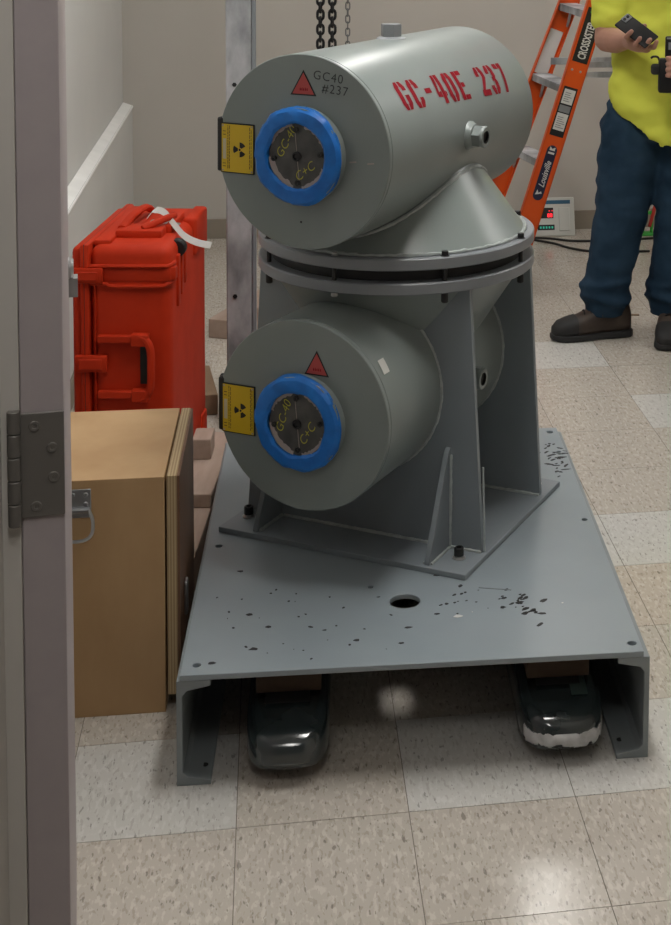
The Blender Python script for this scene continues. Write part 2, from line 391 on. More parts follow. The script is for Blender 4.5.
# channel: profile in x,z ; web outside, flanges inward with tapered inside
def chan(sign):
    H = TH-.011
    pts = [(0, 0), (.062, 0), (.062, .010), (.02, .017), (.011, .026), (.011, H-.03), (.019, H-.020), (.062, H-.011), (.062, H), (0, H)]
    if sign < 0: pts = [(TW-x, z) for x, z in pts]
    bm = prism(bm_new(), pts, 0, TD, XZ)
    return obj('side_channel', bm, M['channel'], tbl, bevel=.0015)
c1 = chan(1); c2 = chan(-1)
for c, x in ((c1, .047), (c2, TW-.047)):
    obj('bolt_hole', lathe(bm_new(), [(.0001, 0), (.0065, 0), (.0065, .0006), (.0001, .0006)], 14, Matrix.Translation((x, .045, .0123))), M['black'], c, rot=None)
# ------------------------------------------------------------------ pallet jack and blocks
pj = empty('pallet_jack', (TX, TY_, 0), TYAW, 'dark grey glossy pallet jack with its two rounded forks under the steel platform', 'pallet jack')
def fork(xc, hw, y0):
    bm = bm_new(); prof = []
    # stations along y : (y, half width, z bottom, z top)
    st = [(y0, .34, .046, .066), (y0+.006, .54, .034, .078), (y0+.018, .73, .028, .087), (y0+.038, .88, .026, .095), (y0+.068, .97, .026, .102), (y0+.105, 1, .028, .109), (y0+.13, 1, .030, .112), (y0+.3, 1, .035, .115), (y0+1.20, 1, .035, .115)]
    rings = []
    for y, k, z0, z1 in st:
        w_ = hw*k; rd = min(.022, (z1-z0)*.45)
        ring = []
        for cx, cz, a0 in ((w_-rd, z1-rd, 0), (-w_+rd, z1-rd, PI/2), (-w_+rd, z0+rd*.5, PI), (w_-rd, z0+rd*.5, 1.5*PI)):
            for q in range(5):
                a = a0+q*PI/8; ring.append(bm.verts.new((xc+cx+rd*math.cos(a), y, cz+(rd if a0 < 3 else rd*.5)*math.sin(a))))
        rings.append(ring)
    for a, b in zip(rings, rings[1:]):
        n = len(a)
        for k in range(n): bm.faces.new((a[k], a[(k+1) % n], b[(k+1) % n], b[k]))
    bm.faces.new(rings[0][::-1]); bm.faces.new(rings[-1]); bmesh.ops.recalc_face_normals(bm, faces=bm.faces[:])
    return obj('fork', bm, M['fork'], pj, smooth=50)
f1 = fork(.201, .078, -.028); f2 = fork(.722, .082, -.016)
for f, xc, y0 in ((f1, .201, -.028), (f2, .722, -.016)):
    obj('roller', lathe(bm_new(), [(.0001, -.03), (.036, -.03), (.038, -.027), (.038, .027), (.036, .03), (.0001, .03)], 20, Matrix.Translation((xc, .30, .038)) @ Matrix.Rotation(PI/2, 4, 'Y')), M['sole'], f)
    bm = B(-.045, .04, .0, .05, 0, .0012, Matrix.Translation((xc, y0+.095, .1125)) @ Matrix.Rotation(.09, 4, 'X')); obj('recess_plate', bm, M['sole'], f)
obj('fork_decal', B(.02, .052, 0, .055, 0, .001, Matrix.Translation((.722, .052, .1045)) @ Matrix.Rotation(.16, 4, 'X')), varied('decal_green', (.035, .06, .055), (.05, .075, .07), 20, .5), f2)
# torn tape wrapped over the right fork nose, cut from the shape of the nose itself
bm = bm_new(); bm.from_mesh(f2.data)
bmesh.ops.delete(bm, geom=[f for f in bm.faces if f.calc_center_median().y > .13], context='FACES')
bmesh.ops.subdivide_edges(bm, edges=bm.edges[:], cuts=5, use_grid_fill=True); bm.normal_update()
bmesh.ops.triangulate(bm, faces=bm.faces[:])
dl = []
for f in bm.faces:
    c = f.calc_center_median(); e = .008*noise.noise(c*60)+.004*noise.noise(c*150)
    if c.z > .064+e*.5 or c.z < .040+e*1.3 or c.y > .030+e*2: dl.append(f)
bmesh.ops.delete(bm, geom=dl, context='FACES')
for v in bm.verts: v.co += v.normal*.0015
o = obj('torn_wrap', bm, M['tape_grey'], f2, smooth=0, label='torn whitish tape on the fork nose'); md = o.modifiers.new('s', 'SOLIDIFY'); md.thickness = .0012
bm = B(.10, .82, 1.19, 1.32, .035, .16); box(bm, .36, .56, 1.25, 1.45, .05, .3)
obj('rear_frame', bm, M['fork'], pj, bevel=.01)
for xc, lab in ((.200, 'brown timber block between platform and left pallet jack fork'), (.722, 'brown timber block between platform and right pallet jack fork')):
    p = Vector((xc, .10, .1152)); q = Matrix.Rotation(TYAW, 4, 'Z') @ p
    o = obj('timber_block', B(-.062, .062, 0, .88, 0, TH-.011-.1154), M['timber3'], loc=(TX+q.x, TY_+q.y, .1152), rot=(0, 0, TYAW), bevel=.003)
    tag(o, lab, 'timber block', 'timber blocks under the platform')
# ------------------------------------------------------------------ the twin drum irradiator
MY = math.radians(-21.6); Z0 = TH
mc = empty('drum_irradiator', (-.3265, 3.4385, Z0), MY, 'grey painted machine of two stacked horizontal steel drums on a welded stand', 'industrial machine')
bp = obj('base_plate', B(-.303, .303, -.275, .275, .0002, .0125), M['frame'], mc, bevel=.0015)
LZ, UZ = .567-Z0, 1.114-Z0          # drum axis heights above the skid
FV, BV = -.163, .187                 # outer faces of the two support plates
H1 = .802-Z0
def support(v0, v1):
    pts = [(-.297, .0125), (.291, .0125), (.256, H1), (-.262, H1)]
    bm = bm_new(); edges = []; z0 = v0
    circ_ = [(.203*math.cos(2*PI*k/48), LZ+.203*math.sin(2*PI*k/48)) for k in range(48)]
    return prism(bm, pts, v0, v1, XZ)
s1 = obj('support_plate', support(FV, FV+.013), M['frame'], mc, bevel=.001)
s2 = obj('support_plate', support(BV-.013, BV), M['frame'], mc, bevel=.001)
def gusset(u, v0, v1, sgn):
    # triangle standing on the base plate against a support plate
    pts = [(v0, .0125), (v1, .0125), (v1+sgn*.0, .02), (v0+sgn*.012, .225), (v0, .235)]
    return obj('gusset', prism(bm_new(), pts, u-.006, u+.006, YZ), M['frame'], mc, bevel=.001)
gusset(.209, FV, -.266, -1); gusset(-.213, FV, -.266, -1); gusset(.209, BV, .262, 1); gusset(-.213, BV, .262, 1)
# welds along plates
bm = bm_new()
def weldline(bm, pts, r=.004):
    P = []
    for a, b in zip(pts, pts[1:]):
        a, b = Vector(a), Vector(b); n = max(2, int((b-a).length/.006))
        P += [a.lerp(b, k/n) for k in range(n)]
    P.append(Vector(pts[-1])); tube(bm, P, [r*random.uniform(.75, 1.2) for _ in P], 7)
weldline(bm, [(.218, FV-.002, .014), (.29, FV-.002, .014)]); weldline(bm, [(.217, -.26, .014), (.217, FV-.003, .014), (.217, FV-.003, .22)], .0035)
weldline(bm, [(-.20, FV-.002, .014), (.2, FV-.002, .014)]); weldline(bm, [(.0, BV-.015, .014), (.29, BV-.015, .014)]); weldline(bm, [(-.205, -.26, .014), (-.205, FV-.003, .014)])
weldline(bm, [(.200, -.262, .014), (.2, FV-.003, .014)], .003)
weldline(bm, [(.295, FV+.006, .014), (.289, FV+.006, .2)], .0025)
obj('weld_bead', bm, M['weld'], mc)
# welded flange joint
def flange(name, z0, z1):
    prof = [(.10, z1), (.10, z0), (.311, z0), (.3135, z0+.0025), (.3135, z1-.0025), (.311, z1), (.10, z1)]
    bm = lathe(bm_new(), prof, 96, caps=False)
    return obj(name, bm, M['flange'], mc)
flA = flange('lower_flange', H1, H1+.0255); flB = flange('upper_flange', .855-Z0, .8805-Z0)
for o in (flA, flB): o.name = 'flange'
obj('turntable_ring', lathe(bm_new(), [(.1, H1+.0256), (.285, H1+.0256), (.285, .8548-Z0), (.1, .8548-Z0)], 72), M['black'], mc, label='black bearing ring between the flanges')
# cones
UT = .8805-Z0; LB = H1
cu = obj('upper_cone', lathe(bm_new(), [(.293, UT), (.290, UT+.003), (.182, 1.032-Z0), (.125, 1.11-Z0)], 96), M['drum'], mc)
cl = obj('lower_cone', lathe(bm_new(), [(.125, .575-Z0), (.195, .66-Z0), (.285, LB-.004), (.29, LB)], 96), M['drum'], mc)
bm = bm_new(); tube(bm, [(.292*math.cos(2*PI*k/180), .292*math.sin(2*PI*k/180), UT+.003+.0008*math.sin(k*1.9)) for k in range(180)], [.0042*random.uniform(.7, 1.3) for _ in range(180)], 7, closed=True)
DYAW = 0
# cone/drum intersection weld
def isect(zc, f, z0, z1):
    P = []
    for k in range(160):
        a = 2*PI*k/160; hit = None
        for q in range(200):
            z = z0+(z1-z0)*q/199; r = f(z); x, y = r*math.cos(a), r*math.sin(a)
            xs = x*math.cos(DYAW)+y*math.sin(DYAW)
            if xs*xs+(z-zc)**2 < .2015**2: hit = (x, y, z); break
        P.append(hit)
    return P
fu = lambda z: .290-(z-UT-.003)*(.108/(1.032-Z0-UT-.003)) if z < 1.032-Z0 else .182-(z-(1.032-Z0))*.73
P = [p for p in isect(UZ, fu, UT, UT+.22) if p]
tube(bm, P, [.004*random.uniform(.8, 1.2) for _ in P], 7, closed=True)
obj('weld_bead', bm, M['weld'], cu)
# bolts
def hexbolt(parent, M_, r=.0085, h=.009, m='blackbolt', name='bolt'):
    bm = bm_new(); pts = [(r*math.cos(PI/3*k), r*math.sin(PI/3*k)) for k in range(6)]
    lathe(bm, [(.0001, 0), (r*1.25, 0), (r*1.25, .0015), (.0001, .0015)], 16, M_); prism(bm, pts, .0015, h, M_)
    return obj(name, bm, M[m], parent, bevel=.0008)
NB = 8
for k in range(NB):
    a = math.radians(271.1+k*45.3)       # machine frame angle
    x, y = .302*math.cos(a), .302*math.sin(a)
    bn = 'brightbolt' if k == 0 else 'blackbolt'
    hexbolt(flB, Matrix.Translation((x, y, UT)), .006 if k == 0 else .008, .007 if k == 0 else .011, bn)
    lb_ = .010 if k == 0 else .022
    bm = lathe(bm_new(), [(.0001, -lb_), (.006, -lb_), (.0075, -lb_+.002), (.0075, 0), (.0001, 0)], 12, Matrix.Translation((x, y, H1)))
    obj('bolt', bm, M[bn], flA)
    obj('bolt_shank', lathe(bm_new(), [(.0001, .0), (.005, 0), (.005, .855-Z0-H1-.0255), (.0001, .855-Z0-H1-.0255)], 10, Matrix.Translation((x, y, H1+.0255))), M['blackbolt'], flA)
for x, y in ((.256, -.205), (-.272, -.2), (.256, .235), (-.272, .235)):
    bm = lathe(bm_new(), [(.0001, 0), (.0145, 0), (.0145, .002), (.009, .0025), (.009, .006), (.0001, .006)], 18, Matrix.Translation((x, y, .0126)))
    obj('washer', bm, M['brightbolt'], bp)
    bm = lathe(bm_new(), [(.0001, .006), (.0105, .006), (.0105, .022), (.009, .024), (.006, .024), (.0055, .019), (.0001, .019)], 18, Matrix.Translation((x, y, .0126)))
    obj('bolt', bm, M['blackbolt'], bp)
# drums
R = .200
FY = -.412
def drum(zc, back, lower):
    prof = [(.0001, FY), (R-.0015, FY), (R, FY+.0015), (R, FY+.010), (R-.0015, FY+.0112), (R-.0015, FY+.0125), (R, FY+.014), (R, back-.006), (R-.0015, back-.0015), (R-.006, back), (.0001, back)]
    d = obj('drum', lathe(bm_new(), prof, 128, YAX, caps=False), M['drum'], mc, loc=(-.0075, 0, zc), rot=((0 if lower else -.008), 0, 0), smooth=30)
    FP = FY-.0006
    FM = Matrix.Translation((0, FP, 0)) @ Matrix(((1,0,0,0),(0,0,-1,0),(0,1,0,0),(0,0,0,1)))    # (x,y,h)->(x, -h, z)
    # neck, tape, plug
    PR = .030
    Mt = Matrix.Translation((0, FY, 0)) @ Matrix.Rotation(PI/2, 4, 'X')
    dz = -.009 if lower else -.005; cx = .003
    Mt = Matrix.Translation((cx, FY, dz)) @ Matrix.Rotation(PI/2, 4, 'X')
    nk = obj('neck_ring', lathe(bm_new(), [(.070, 0), (.0985, 0), (.0985, PR-.004), (.070, PR-.004), (.070, 0)], 64, Mt, caps=False), M['drum'], d)
    bm = bm_new(); prof = [(.068, PR-.012), (.066, PR), (.071, PR+.0035), (.082, PR+.0035), (.093, PR+.002), (.099, PR-.003), (.1005, PR-.010)]
    n = 84; rings = []
    for k in range(n):
        a = 2*PI*k/n; left = .5-.5*math.cos(a)      # tape reaches deeper on the side away from +x
        ring = []
        for q, (r, z) in enumerate(prof+[(.1002, PR-.020), (.100, PR-.028)]):
            j = .0030*noise.noise(Vector((math.cos(a)*2.6+9, math.sin(a)*2.6, q*.35+zc*9)))+.0016*noise.noise(Vector((math.cos(a)*9, math.sin(a)*9, q*1.3+zc*7)))
            zz = z if q < 6 else PR-.004-(PR-.004-z)*(.25+.75*left)
            ring.append(bm.verts.new(Mt @ Vector(((r+j*1.2)*math.cos(a), (r+j*1.2)*math.sin(a), zz+j))))
        rings.append(ring)
    for k in range(n):
        a_, b_ = rings[k], rings[(k+1) % n]
        for q in range(len(a_)-1): bm.faces.new((a_[q], b_[q], b_[q+1], a_[q+1]))
    bmesh.ops.recalc_face_normals(bm, faces=bm.faces[:])
    tp_ = obj('tape_ring', bm, M['tape'], d, smooth=20); sm = tp_.modifiers.new('s', 'SOLIDIFY'); sm.thickness = .0008
    pl = obj('plug', lathe(bm_new(), [(.0001, 0), (.069, 0), (.069, PR-.010), (.0655, PR-.008), (.064, PR-.0065), (.0001, PR-.0065)], 64, Mt), M['plug'], d, label='dark steel plug with yellow marker writing')
    PM = Matrix.Translation((cx, FY-PR+.0060, dz)) @ Matrix(((1,0,0,0),(0,0,-1,0),(0,1,0,0),(0,0,0,1)))
    lathe_b = [(.0001, 0), (.010, 0), (.010, .004), (.007, .005), (.006, .001), (.0001, .001)]
    obj('centre_bolt', lathe(bm_new(), lathe_b, 18, PM @ Matrix.Translation((0, 0, .0005))), M['blackbolt'], pl)
    obj('centre_seam', B(-.0006, .0006, -.05, .05, 0, .0006, PM @ Matrix.Rotation(.1, 4, 'Z')), M['torn'], pl)
    for k in range(4):
        a = math.radians(8 if k % 2 == 0 else 2)+k*PI/2
        obj('plug_screw', lathe(bm_new(), [(.0001, 0), (.006, 0), (.006, .003), (.003, .0035), (.0001, .0015)], 12, PM @ Matrix.Translation((.054*math.cos(a), .054*math.sin(a), .0003))), M['blackbolt'], pl)
    for a0, a1 in ((20, 75), (100, 160), (185, 262), (280, 340)):
        bm = bm_new(); n = 14; v = []
        for k in range(n+1):
            a = math.radians(a0+(a1-a0)*k/n); ri = .0622-random.uniform(0, .004)-(.006 if 190 < a0+(a1-a0)*k/n < 255 else 0); v.append((bm.verts.new(PM @ Vector((.066*math.cos(a), .066*math.sin(a), .0012))), bm.verts.new(PM @ Vector((ri*math.cos(a), ri*math.sin(a), .0009)))))
        for k in range(n): bm.faces.new((v[k][0], v[k+1][0], v[k+1][1], v[k][1]))
        o = obj('torn_tape', bm, M['torn'], pl, smooth=0); md = o.modifiers.new('s', 'SOLIDIFY'); md.thickness = .0006
    def txt(name, s, size, x, z, rot, m, plane, **kw):
        me = text_mesh(s, size, **kw); me.transform(plane @ Matrix.Translation((x, z, .0008)) @ Matrix.Rotation(rot, 4, 'Z')); return obj(name, me, m, None, smooth=0)
    for s, x, z, rot in ((('GC-40', -.025, .027, 1.05), ('C+C', .018, -.03, .65)) if not lower else (('GC-40', -.032, .012, 1.25), ('C+C', .024, -.018, 1.0))):
        o = txt('handwriting', s, .026, x, z, rot, M['chalk'], PM, bold=-.0002, shear=.2); o.parent = pl
    # fittings
    def boss(Mx, name='pipe_fitting'):
        hx = [(.0265*math.cos(PI/3*k+.3), .0265*math.sin(PI/3*k+.3)) for k in range(6)]
        bm = bm_new(); lathe(bm, [(.033, -.006), (.033, .0), (.029, .006), (.027, .012), (.0001, .012)], 28, Mx); prism(bm, hx, .012, .032, Mx)
        lathe(bm, [(.0245, .032), (.0235, .0385), (.016, .0385), (.014, .0375)], 28, Mx, caps=False)
        b = obj(name, bm, M['drum'], d, bevel=.001)
        obj('bore', lathe(bm_new(), [(.0001, .0322), (.0145, .0322), (.0145, .0386), (.0135, .0386), (.0135, .033), (.0001, .033)], 20, Mx), M['black'], b)
    boss(Matrix.Translation((0, -.026, 0)) @ Matrix.Rotation(PI/2+.03, 4, 'Y') @ Matrix.Translation((0, 0, R)))
    if not lower:
        hx = [(.024*math.cos(PI/3*k+.2), .024*math.sin(PI/3*k+.2)) for k in range(6)]
        bm = bm_new(); Mx = Matrix.Translation((-.006, -.012, R-.004)); lathe(bm, [(.034, -.002), (.034, .003), (.026, .008), (.0001, .008)], 28, Mx); prism(bm, hx, .008, .036, Mx)
        obj('hex_plug', bm, M['grey'], d, bevel=.001)
    # yellow sign with its bracket
    sx0, sx1, sz0, sz1 = -.1895, -.1125, (-.058 if lower else -.055), (.045 if lower else .0465)
    br = obj('sign_bracket', B(-.2015, -.188, FY-.003, FY+.045, sz0+.0, sz1+.012), M['blackbolt'], d, bevel=.004)
    if lower: obj('bracket_bolt', lathe(bm_new(), [(.0001, 0), (.008, 0), (.008, .012), (.0001, .012)], 12, Matrix.Translation((-.2015, FY+.03, .045)) @ Matrix.Rotation(-PI/2, 4, 'Y')), M['blackbolt'], br)
    sg = obj('warning_sign', B(sx0-.0015, sx1+.0015, FY-.0035, FY-.0002, sz0-.0015, sz1+.0015), M['black'], d, bevel=.001, label='yellow radiation warning plate with black trefoil')
    obj('sign_face', B(sx0+.001, sx1-.001, FY-.0042, FY-.0034, sz0+.001, sz1-.001), M['yellow'], sg)
    sc_ = Vector(((sx0+sx1)/2+.006, 0, (sz0+sz1)/2-.002))
    bm = bm_new(); SM = Matrix.Translation((sc_.x, FY-.0043, sc_.z)) @ Matrix(((1,0,0,0),(0,0,-1,0),(0,1,0,0),(0,0,0,1)))
    prism(bm, [(.0024*math.cos(k*PI/6), .0024*math.sin(k*PI/6)) for k in range(12)], 0, .0004, SM)
    for k in range(3):
        a = PI+k*2*PI/3-PI/6; pts = [(.0045*math.cos(a+q*PI/12), .0045*math.sin(a+q*PI/12)) for q in range(5)]+[(.0155*math.cos(a+q*PI/12), .0155*math.sin(a+q*PI/12)) for q in (4, 3, 2, 1, 0)]
        prism(bm, pts, 0, .0004, SM)
    obj('trefoil', bm, M['black'], sg, smooth=0)
    bm = bm_new(); 
    for xx, wd, l0, l1 in ((sx0+.016, .0012, .004, .006), (sx0+.020, .0010, .004, .005), (sx1-.0085, .0012, .006, .006), (sx1-.005, .001, .01, .01)):
        z = sz0+.004+l0
        while z < sz1-l1:
            q = random.uniform(.003, .009); box(bm, xx-wd/2, xx+wd/2, FY-.0046, FY-.0042, z, min(z+q, sz1-.004)); z += q+.0018
    for zz in (.012, .018, .078, .085):
        box(bm, sx0+.004, sx0+.011, FY-.0046, FY-.0042, sz0+zz, sz0+zz+.0012)
    obj('sign_text', bm, M['black'], sg, smooth=0)['kind'] = 'stuff'
    obj('sign_label', B(sx0+.004, sx0+.012, FY-.0046, FY-.0042, sz0+.028, sz0+.07), mat('label_cream', (.5, .45, .3), .6), sg)
    for x in (sx0+.004, sx1-.004):
        for z in (sz0+.004, sz1-.004): obj('rivet', lathe(bm_new(), [(.0001, .001), (.0018, .001), (.0022, 0)], 10, Matrix.Translation((x, FY-.0042, z)) @ Matrix.Rotation(PI/2, 4, 'X')), M['torn'], sg)
    # red triangle
    cx, z0, z1, hw = (.003, .116, .168, .030) if not lower else (.035, .090, .142, .0285)
    bm = prism(bm_new(), [(cx-hw, z0), (cx+hw, z0), (cx, z1)], 0, .0006, FM); tr = obj('warning_triangle', bm, M['black'], d, smooth=0, label='red triangular warning sticker')
    bm = prism(bm_new(), [(cx-hw*.84, z0+.003), (cx+hw*.84, z0+.003), (cx, z1-.0055)], .0006, .001, FM); obj('triangle_face', bm, M['redtri'], tr, smooth=0)
    bm = bm_new()
    for k in range(5): prism(bm, [(cx-.008+k*.004, z0+.010), (cx-.0055+k*.004, z0+.010), (cx-.006+k*.004, z0+.016+.001*(k % 2)), (cx-.008+k*.004, z0+.014)], .001, .0013, FM)
    obj('triangle_print', bm, M['redpaint'], tr, smooth=0)
    if not lower:
        for s, x, z, r_ in (('GC40', .060, .156, -.10), ('#237', .076, .131, -.09)):
            o = txt('handwriting', s, .026, x, z, r_, M['ink'], FM, sx=1.0, bold=-.0001, space=1.15); o.parent = d
        for x in (.110, .150):
            bm = prism(bm_new(), [(x, -.014), (x+.015, -.012), (x+.015, -.009), (x, -.011)], 0, .0006, FM); obj('scrape_mark', bm, M['torn'], d, smooth=0)
        bm = prism(bm_new(), [(-.003, -.146), (.001, -.146), (.001, -.142), (-.003, -.142)], 0, .0006, FM); obj('spot', bm, M['black'], d, smooth=0)
    else:
        bm = bm_new()
        for k in range(4):
            a0 = math.radians(49.5+k*2.2)
        v = []
        for k in range(5):
            a = math.radians(51+k*2.2); rr = R+.0009; v.append((bm.verts.new((rr*math.sin(a), -.378-.001*k, rr*math.cos(a))), bm.verts.new((rr*math.sin(a), -.354-.001*k, rr*math.cos(a)))))
        for k in range(4): bm.faces.new((v[k][0], v[k][1], v[k+1][1], v[k+1][0]))
        o = obj('small_label', bm, M['white'], d, label='small white label'); md = o.modifiers.new('s', 'SOLIDIFY'); md.thickness = .0006
        bm = bm_new()
        for yv in (FV-.003, BV-.016):
            tube(bm, [((R+.001)*math.cos(2*PI*k/150), yv, (R+.001)*math.sin(2*PI*k/150)) for k in range(150)], [.0036*random.uniform(.75, 1.25) for _ in range(150)], 6, closed=True)
        obj('weld_bead', bm, M['weld'], d)
    return d
dU = drum(UZ, .348, False); dL = drum(LZ, .30, True)
# stencil lettering GC-40E 237
hL = [(0,.2),(0,.8),(.12,1),(.28,1),(.28,.80),(.25,.80),(.235,.75),(.235,.25),(.25,.20),(.28,.20),(.28,0),(.12,0)]
mx = lambda P: [(.62-x, y) for x, y in P]; my = lambda P: [(x, 1-y) for x, y in P]
tr_ = [(.34,1),(.5,1),(.62,.8),(.62,.66),(.385,.66),(.385,.78),(.365,.80),(.34,.80)]
GL = {'G': [hL, tr_, [(.34,0),(.5,0),(.62,.2),(.62,.5),(.36,.5),(.36,.36),(.385,.36),(.385,.22),(.365,.20),(.34,.20)]],
 'C': [hL, tr_, my(tr_)], '0': [hL, mx(hL)], '-': [[(.1,.42),(.5,.42),(.5,.6),(.1,.6)]],
 '4': [[(.33,0),(.55,0),(.55,1),(.33,1)], [(0,.24),(0,.42),(.14,1),(.29,1),(.29,.86),(.15,.4),(.29,.42),(.29,.22)], [(.57,.24),(.65,.24),(.65,.4),(.57,.4)]],
 'E': [[(0,0),(.23,0),(.23,1),(0,1)], [(.26,0),(.6,0),(.6,.16),(.26,.16)], [(.26,.42),(.5,.42),(.5,.58),(.26,.58)], [(.26,.84),(.6,.84),(.6,1),(.26,1)]],
 '2': [[(0,.66),(0,.8),(.12,1),(.28,1),(.28,.80),(.25,.80),(.235,.75),(.235,.66)], [(.34,1),(.5,1),(.62,.8),(.62,.6),(.26,.2),(.06,.2),(.385,.62),(.385,.78),(.365,.80),(.34,.80)], [(0,0),(.62,0),(.62,.2),(0,.2)]],
 '3': [[(0,.7),(0,.8),(.12,1),(.28,1),(.28,.80),(.25,.80),(.235,.75),(.235,.7)], my([(0,.7),(0,.8),(.12,1),(.28,1),(.28,.80),(.25,.80),(.235,.75),(.235,.7)]), [(.34,1),(.5,1),(.62,.85),(.62,.6),(.54,.5),(.62,.4),(.62,.15),(.5,0),(.34,0),(.34,.20),(.365,.20),(.385,.22),(.385,.38),(.4,.44),(.3,.44),(.3,.58),(.4,.58),(.385,.64),(.385,.78),(.365,.80),(.34,.80)]],
 '7': [[(0,.84),(.28,.80),(.28,1),(0,1)], [(.34,1),(.62,1),(.62,.84),(.4,0),(.2,0),(.44,.84),(.34,.80)]]}
bm = bm_new()
CH, PITCHX = .066, .0549
for k, ch in enumerate('GC-40E 237'):
    if ch == ' ': continue
    bm = bm_new()
    for poly in GL[ch]:
        bm.faces.new([bm.verts.new((-.308+k*PITCHX+x*CH*1.02, y*CH, 0)) for x, y in poly])
    bmesh.ops.triangulate(bm, faces=bm.faces[:])
    for q in range(1, 14):
        bmesh.ops.bisect_plane(bm, geom=bm.verts[:]+bm.edges[:]+bm.faces[:], plane_co=(0, CH*q/14, 0), plane_no=(0, 1, 0))
    for v in bm.verts:
        ax, h = v.co.x, v.co.y; a = math.radians(65.3+(ax+.308)*12)-h*(1+.25*(ax+.308))/R; rr = R+.0009
        v.co = (rr*math.sin(a), ax, rr*math.cos(a))
    bmesh.ops.recalc_face_normals(bm, faces=bm.faces[:])
    obj('stencil_letter', bm, M['redpaint'], dU, smooth=0, label='red stencilled character on the upper drum')
# ------------------------------------------------------------------ gantry post, chains
gp = W(0, 0); G0 = Vector((-.905, 4.53, 0))
ga = empty('gantry_frame', G0, RY, 'tall bare aluminium gantry post standing behind the drums', 'gantry')
bm = B(-.040, .036, -.045, .045, .08, 1.325); obj('post', bm, M['alu'], ga, bevel=.004)
bm = B(-.046, .042, -.052, .052, 1.325, 2.3); obj('post_sleeve', bm, M['alu'], ga, bevel=.003)
obj('side_plate', B(.0365, .048, -.05, .05, .08, 1.4), M['flange'], ga, bevel=.002)
for z in (1.06, .42): obj('bolt', lathe(bm_new(), [(.0001, 0), (.007, 0), (.007, .004), (.0001, .004)], 6, Matrix.Translation((-.015, -.0451, z)) @ Matrix.Rotation(PI/2, 4, 'X')), M['chain'], ga)
obj('foot', B(-.045, .045, -.16, .2, .0, .08), M['alu'], ga, bevel=.006)
obj('beam', B(-.08, 2.5, -.05, .05, 2.3, 2.45), M['alu'], ga, bevel=.003)
bm = B(2.40, 2.48, -.045, .045, .08, 2.3); box(bm, 2.36, 2.52, -.2, .2, 0, .08); obj('far_post', bm, M['alu'], ga, bevel=.004)
def link_mesh(bm, L, Wd, wr, M_):
    pts = []; s = (L-Wd)/2
    for k in range(7): a = PI*k/6; pts.append((Wd/2*math.cos(a), 0, s+Wd/2*math.sin(a)))
    for k in range(7): a = PI+PI*k/6; pts.append((Wd/2*math.cos(a), 0, -s+Wd/2*math.sin(a)))
    tube(bm, pts, wr, 6, M_, closed=True)
def chain(px, Yw, z0, z1, L, Wd, wr, m, label, r0=0):
    # hangs from the beam
    t = (px-543)/1525; X = None
    # beam line: G0 + s*(cosRY, sinRY)
    s = (t*G0.y*1.0-G0.x)/(math.cos(RY)-t*math.sin(RY)); p = G0+Vector((math.cos(RY)*s, math.sin(RY)*s, 0))
    bm = bm_new(); z = z1; k = 0; pitch = L-2*wr
    while z > z0:
        link_mesh(bm, L, Wd, wr, Matrix.Translation((0, 0, z)) @ Matrix.Rotation(r0+(PI/2 if k % 2 else 0)+random.uniform(-.15, .15), 4, 'Z')); z -= pitch; k += 1
    o = obj('hoist_chain', bm, m, loc=(p.x, p.y, 0)); tag(o, label, 'chain'); return p
p1 = chain(319.5, 0, .9, 2.28, .0305, .0185, .0042, M['chain'], 'heavy black hoist chain hanging nearest the aluminium post')
p2 = chain(331.5, 0, .9, 2.28, .0305, .0185, .0042, M['chain'], 'heavy black hoist chain hanging between the other two chains')
p3 = chain(347, 0, 1.17, 2.28, .024, .012, .0021, M['chainlight'], 'thin grey chain hanging right of the two heavy ones')
bm = bm_new(); tube(bm, smooth_path([(0, 0, .02), (0, 0, 0), (.012, 0, -.012), (.026, 0, -.006), (.03, 0, .006)]), .006, 8)
o = obj('chain_hook', bm, M['chain'], loc=(p3.x, p3.y, 1.155)); tag(o, 'small dark hook at the end of the thin chain', 'hook')
# ------------------------------------------------------------------ orange case
cs = empty('equipment_case', (-.972, 3.946, 0), .035, 'bright orange-red hard transport case standing on end behind the plywood box', 'case')
CW, CD, CHh = .265, .50, .70
def rbox(x0, x1, y0, y1, z0, z1, r, seg=4):
    bm = B(x0, x1, y0, y1, z0, z1); bmesh.ops.bevel(bm, geom=bm.edges[:], offset=r, segments=seg, profile=.5, affect='EDGES'); return bm
body = obj('body', rbox(-.215, 0, 0, CD, .012, CHh, .030, 5), M['orange'], cs, smooth=60)
lid = obj('lid', rbox(-CW+.004, -.222, .003, CD-.003, .015, CHh-.003, .016, 4), M['orange'], cs, smooth=60)
obj('lid_rim', rbox(-.236, -.212, -.008, CD+.008, .006, CHh+.006, .006, 2), M['orange'], cs)
obj('rim_seam', rbox(-.226, -.224, -.0085, CD+.0085, .0055, CHh+.0065, .0008, 1), M['black'], cs)
# horizontal reinforcing band
bm = bm_new()
for z in (.600, .648):
    P = [(-.21, -.004, z), (-.17, -.004, z), (-.15, -.004, z-(.006 if z < .62 else -.0)), (-.03, -.004, z-(.006 if z < .62 else 0)), (-.010, -.001, z), (.002, .012, z+.003), (.004, .03, z+.004)]
    tube(bm, smooth_path(P, 4), .0055, 8)
obj('rib', bm, M['orange'], body)
obj('band', rbox(-.205, .001, -.0025, .04, .606, .642, .004, 2), M['orange'], body)
# stacking lugs / latches on the front
def latch(z0, z1, x0, x1):
    l = obj('latch', rbox(x0, x1, -.018, -.001, z0, z1, .004, 2), M['orange'], cs)
    obj('latch_tab', rbox(x0+.01, x1-.012, -.0215, -.017, z0+.008, z1-.008, .002, 1), M['orange'], l)
latch(.604, .644, -.255, -.175); latch(.365, .41, -.25, -.165)
obj('corner_lug', rbox(-.02, .012, .0, .03, .61, .645, .004, 2), M['orange'], body)
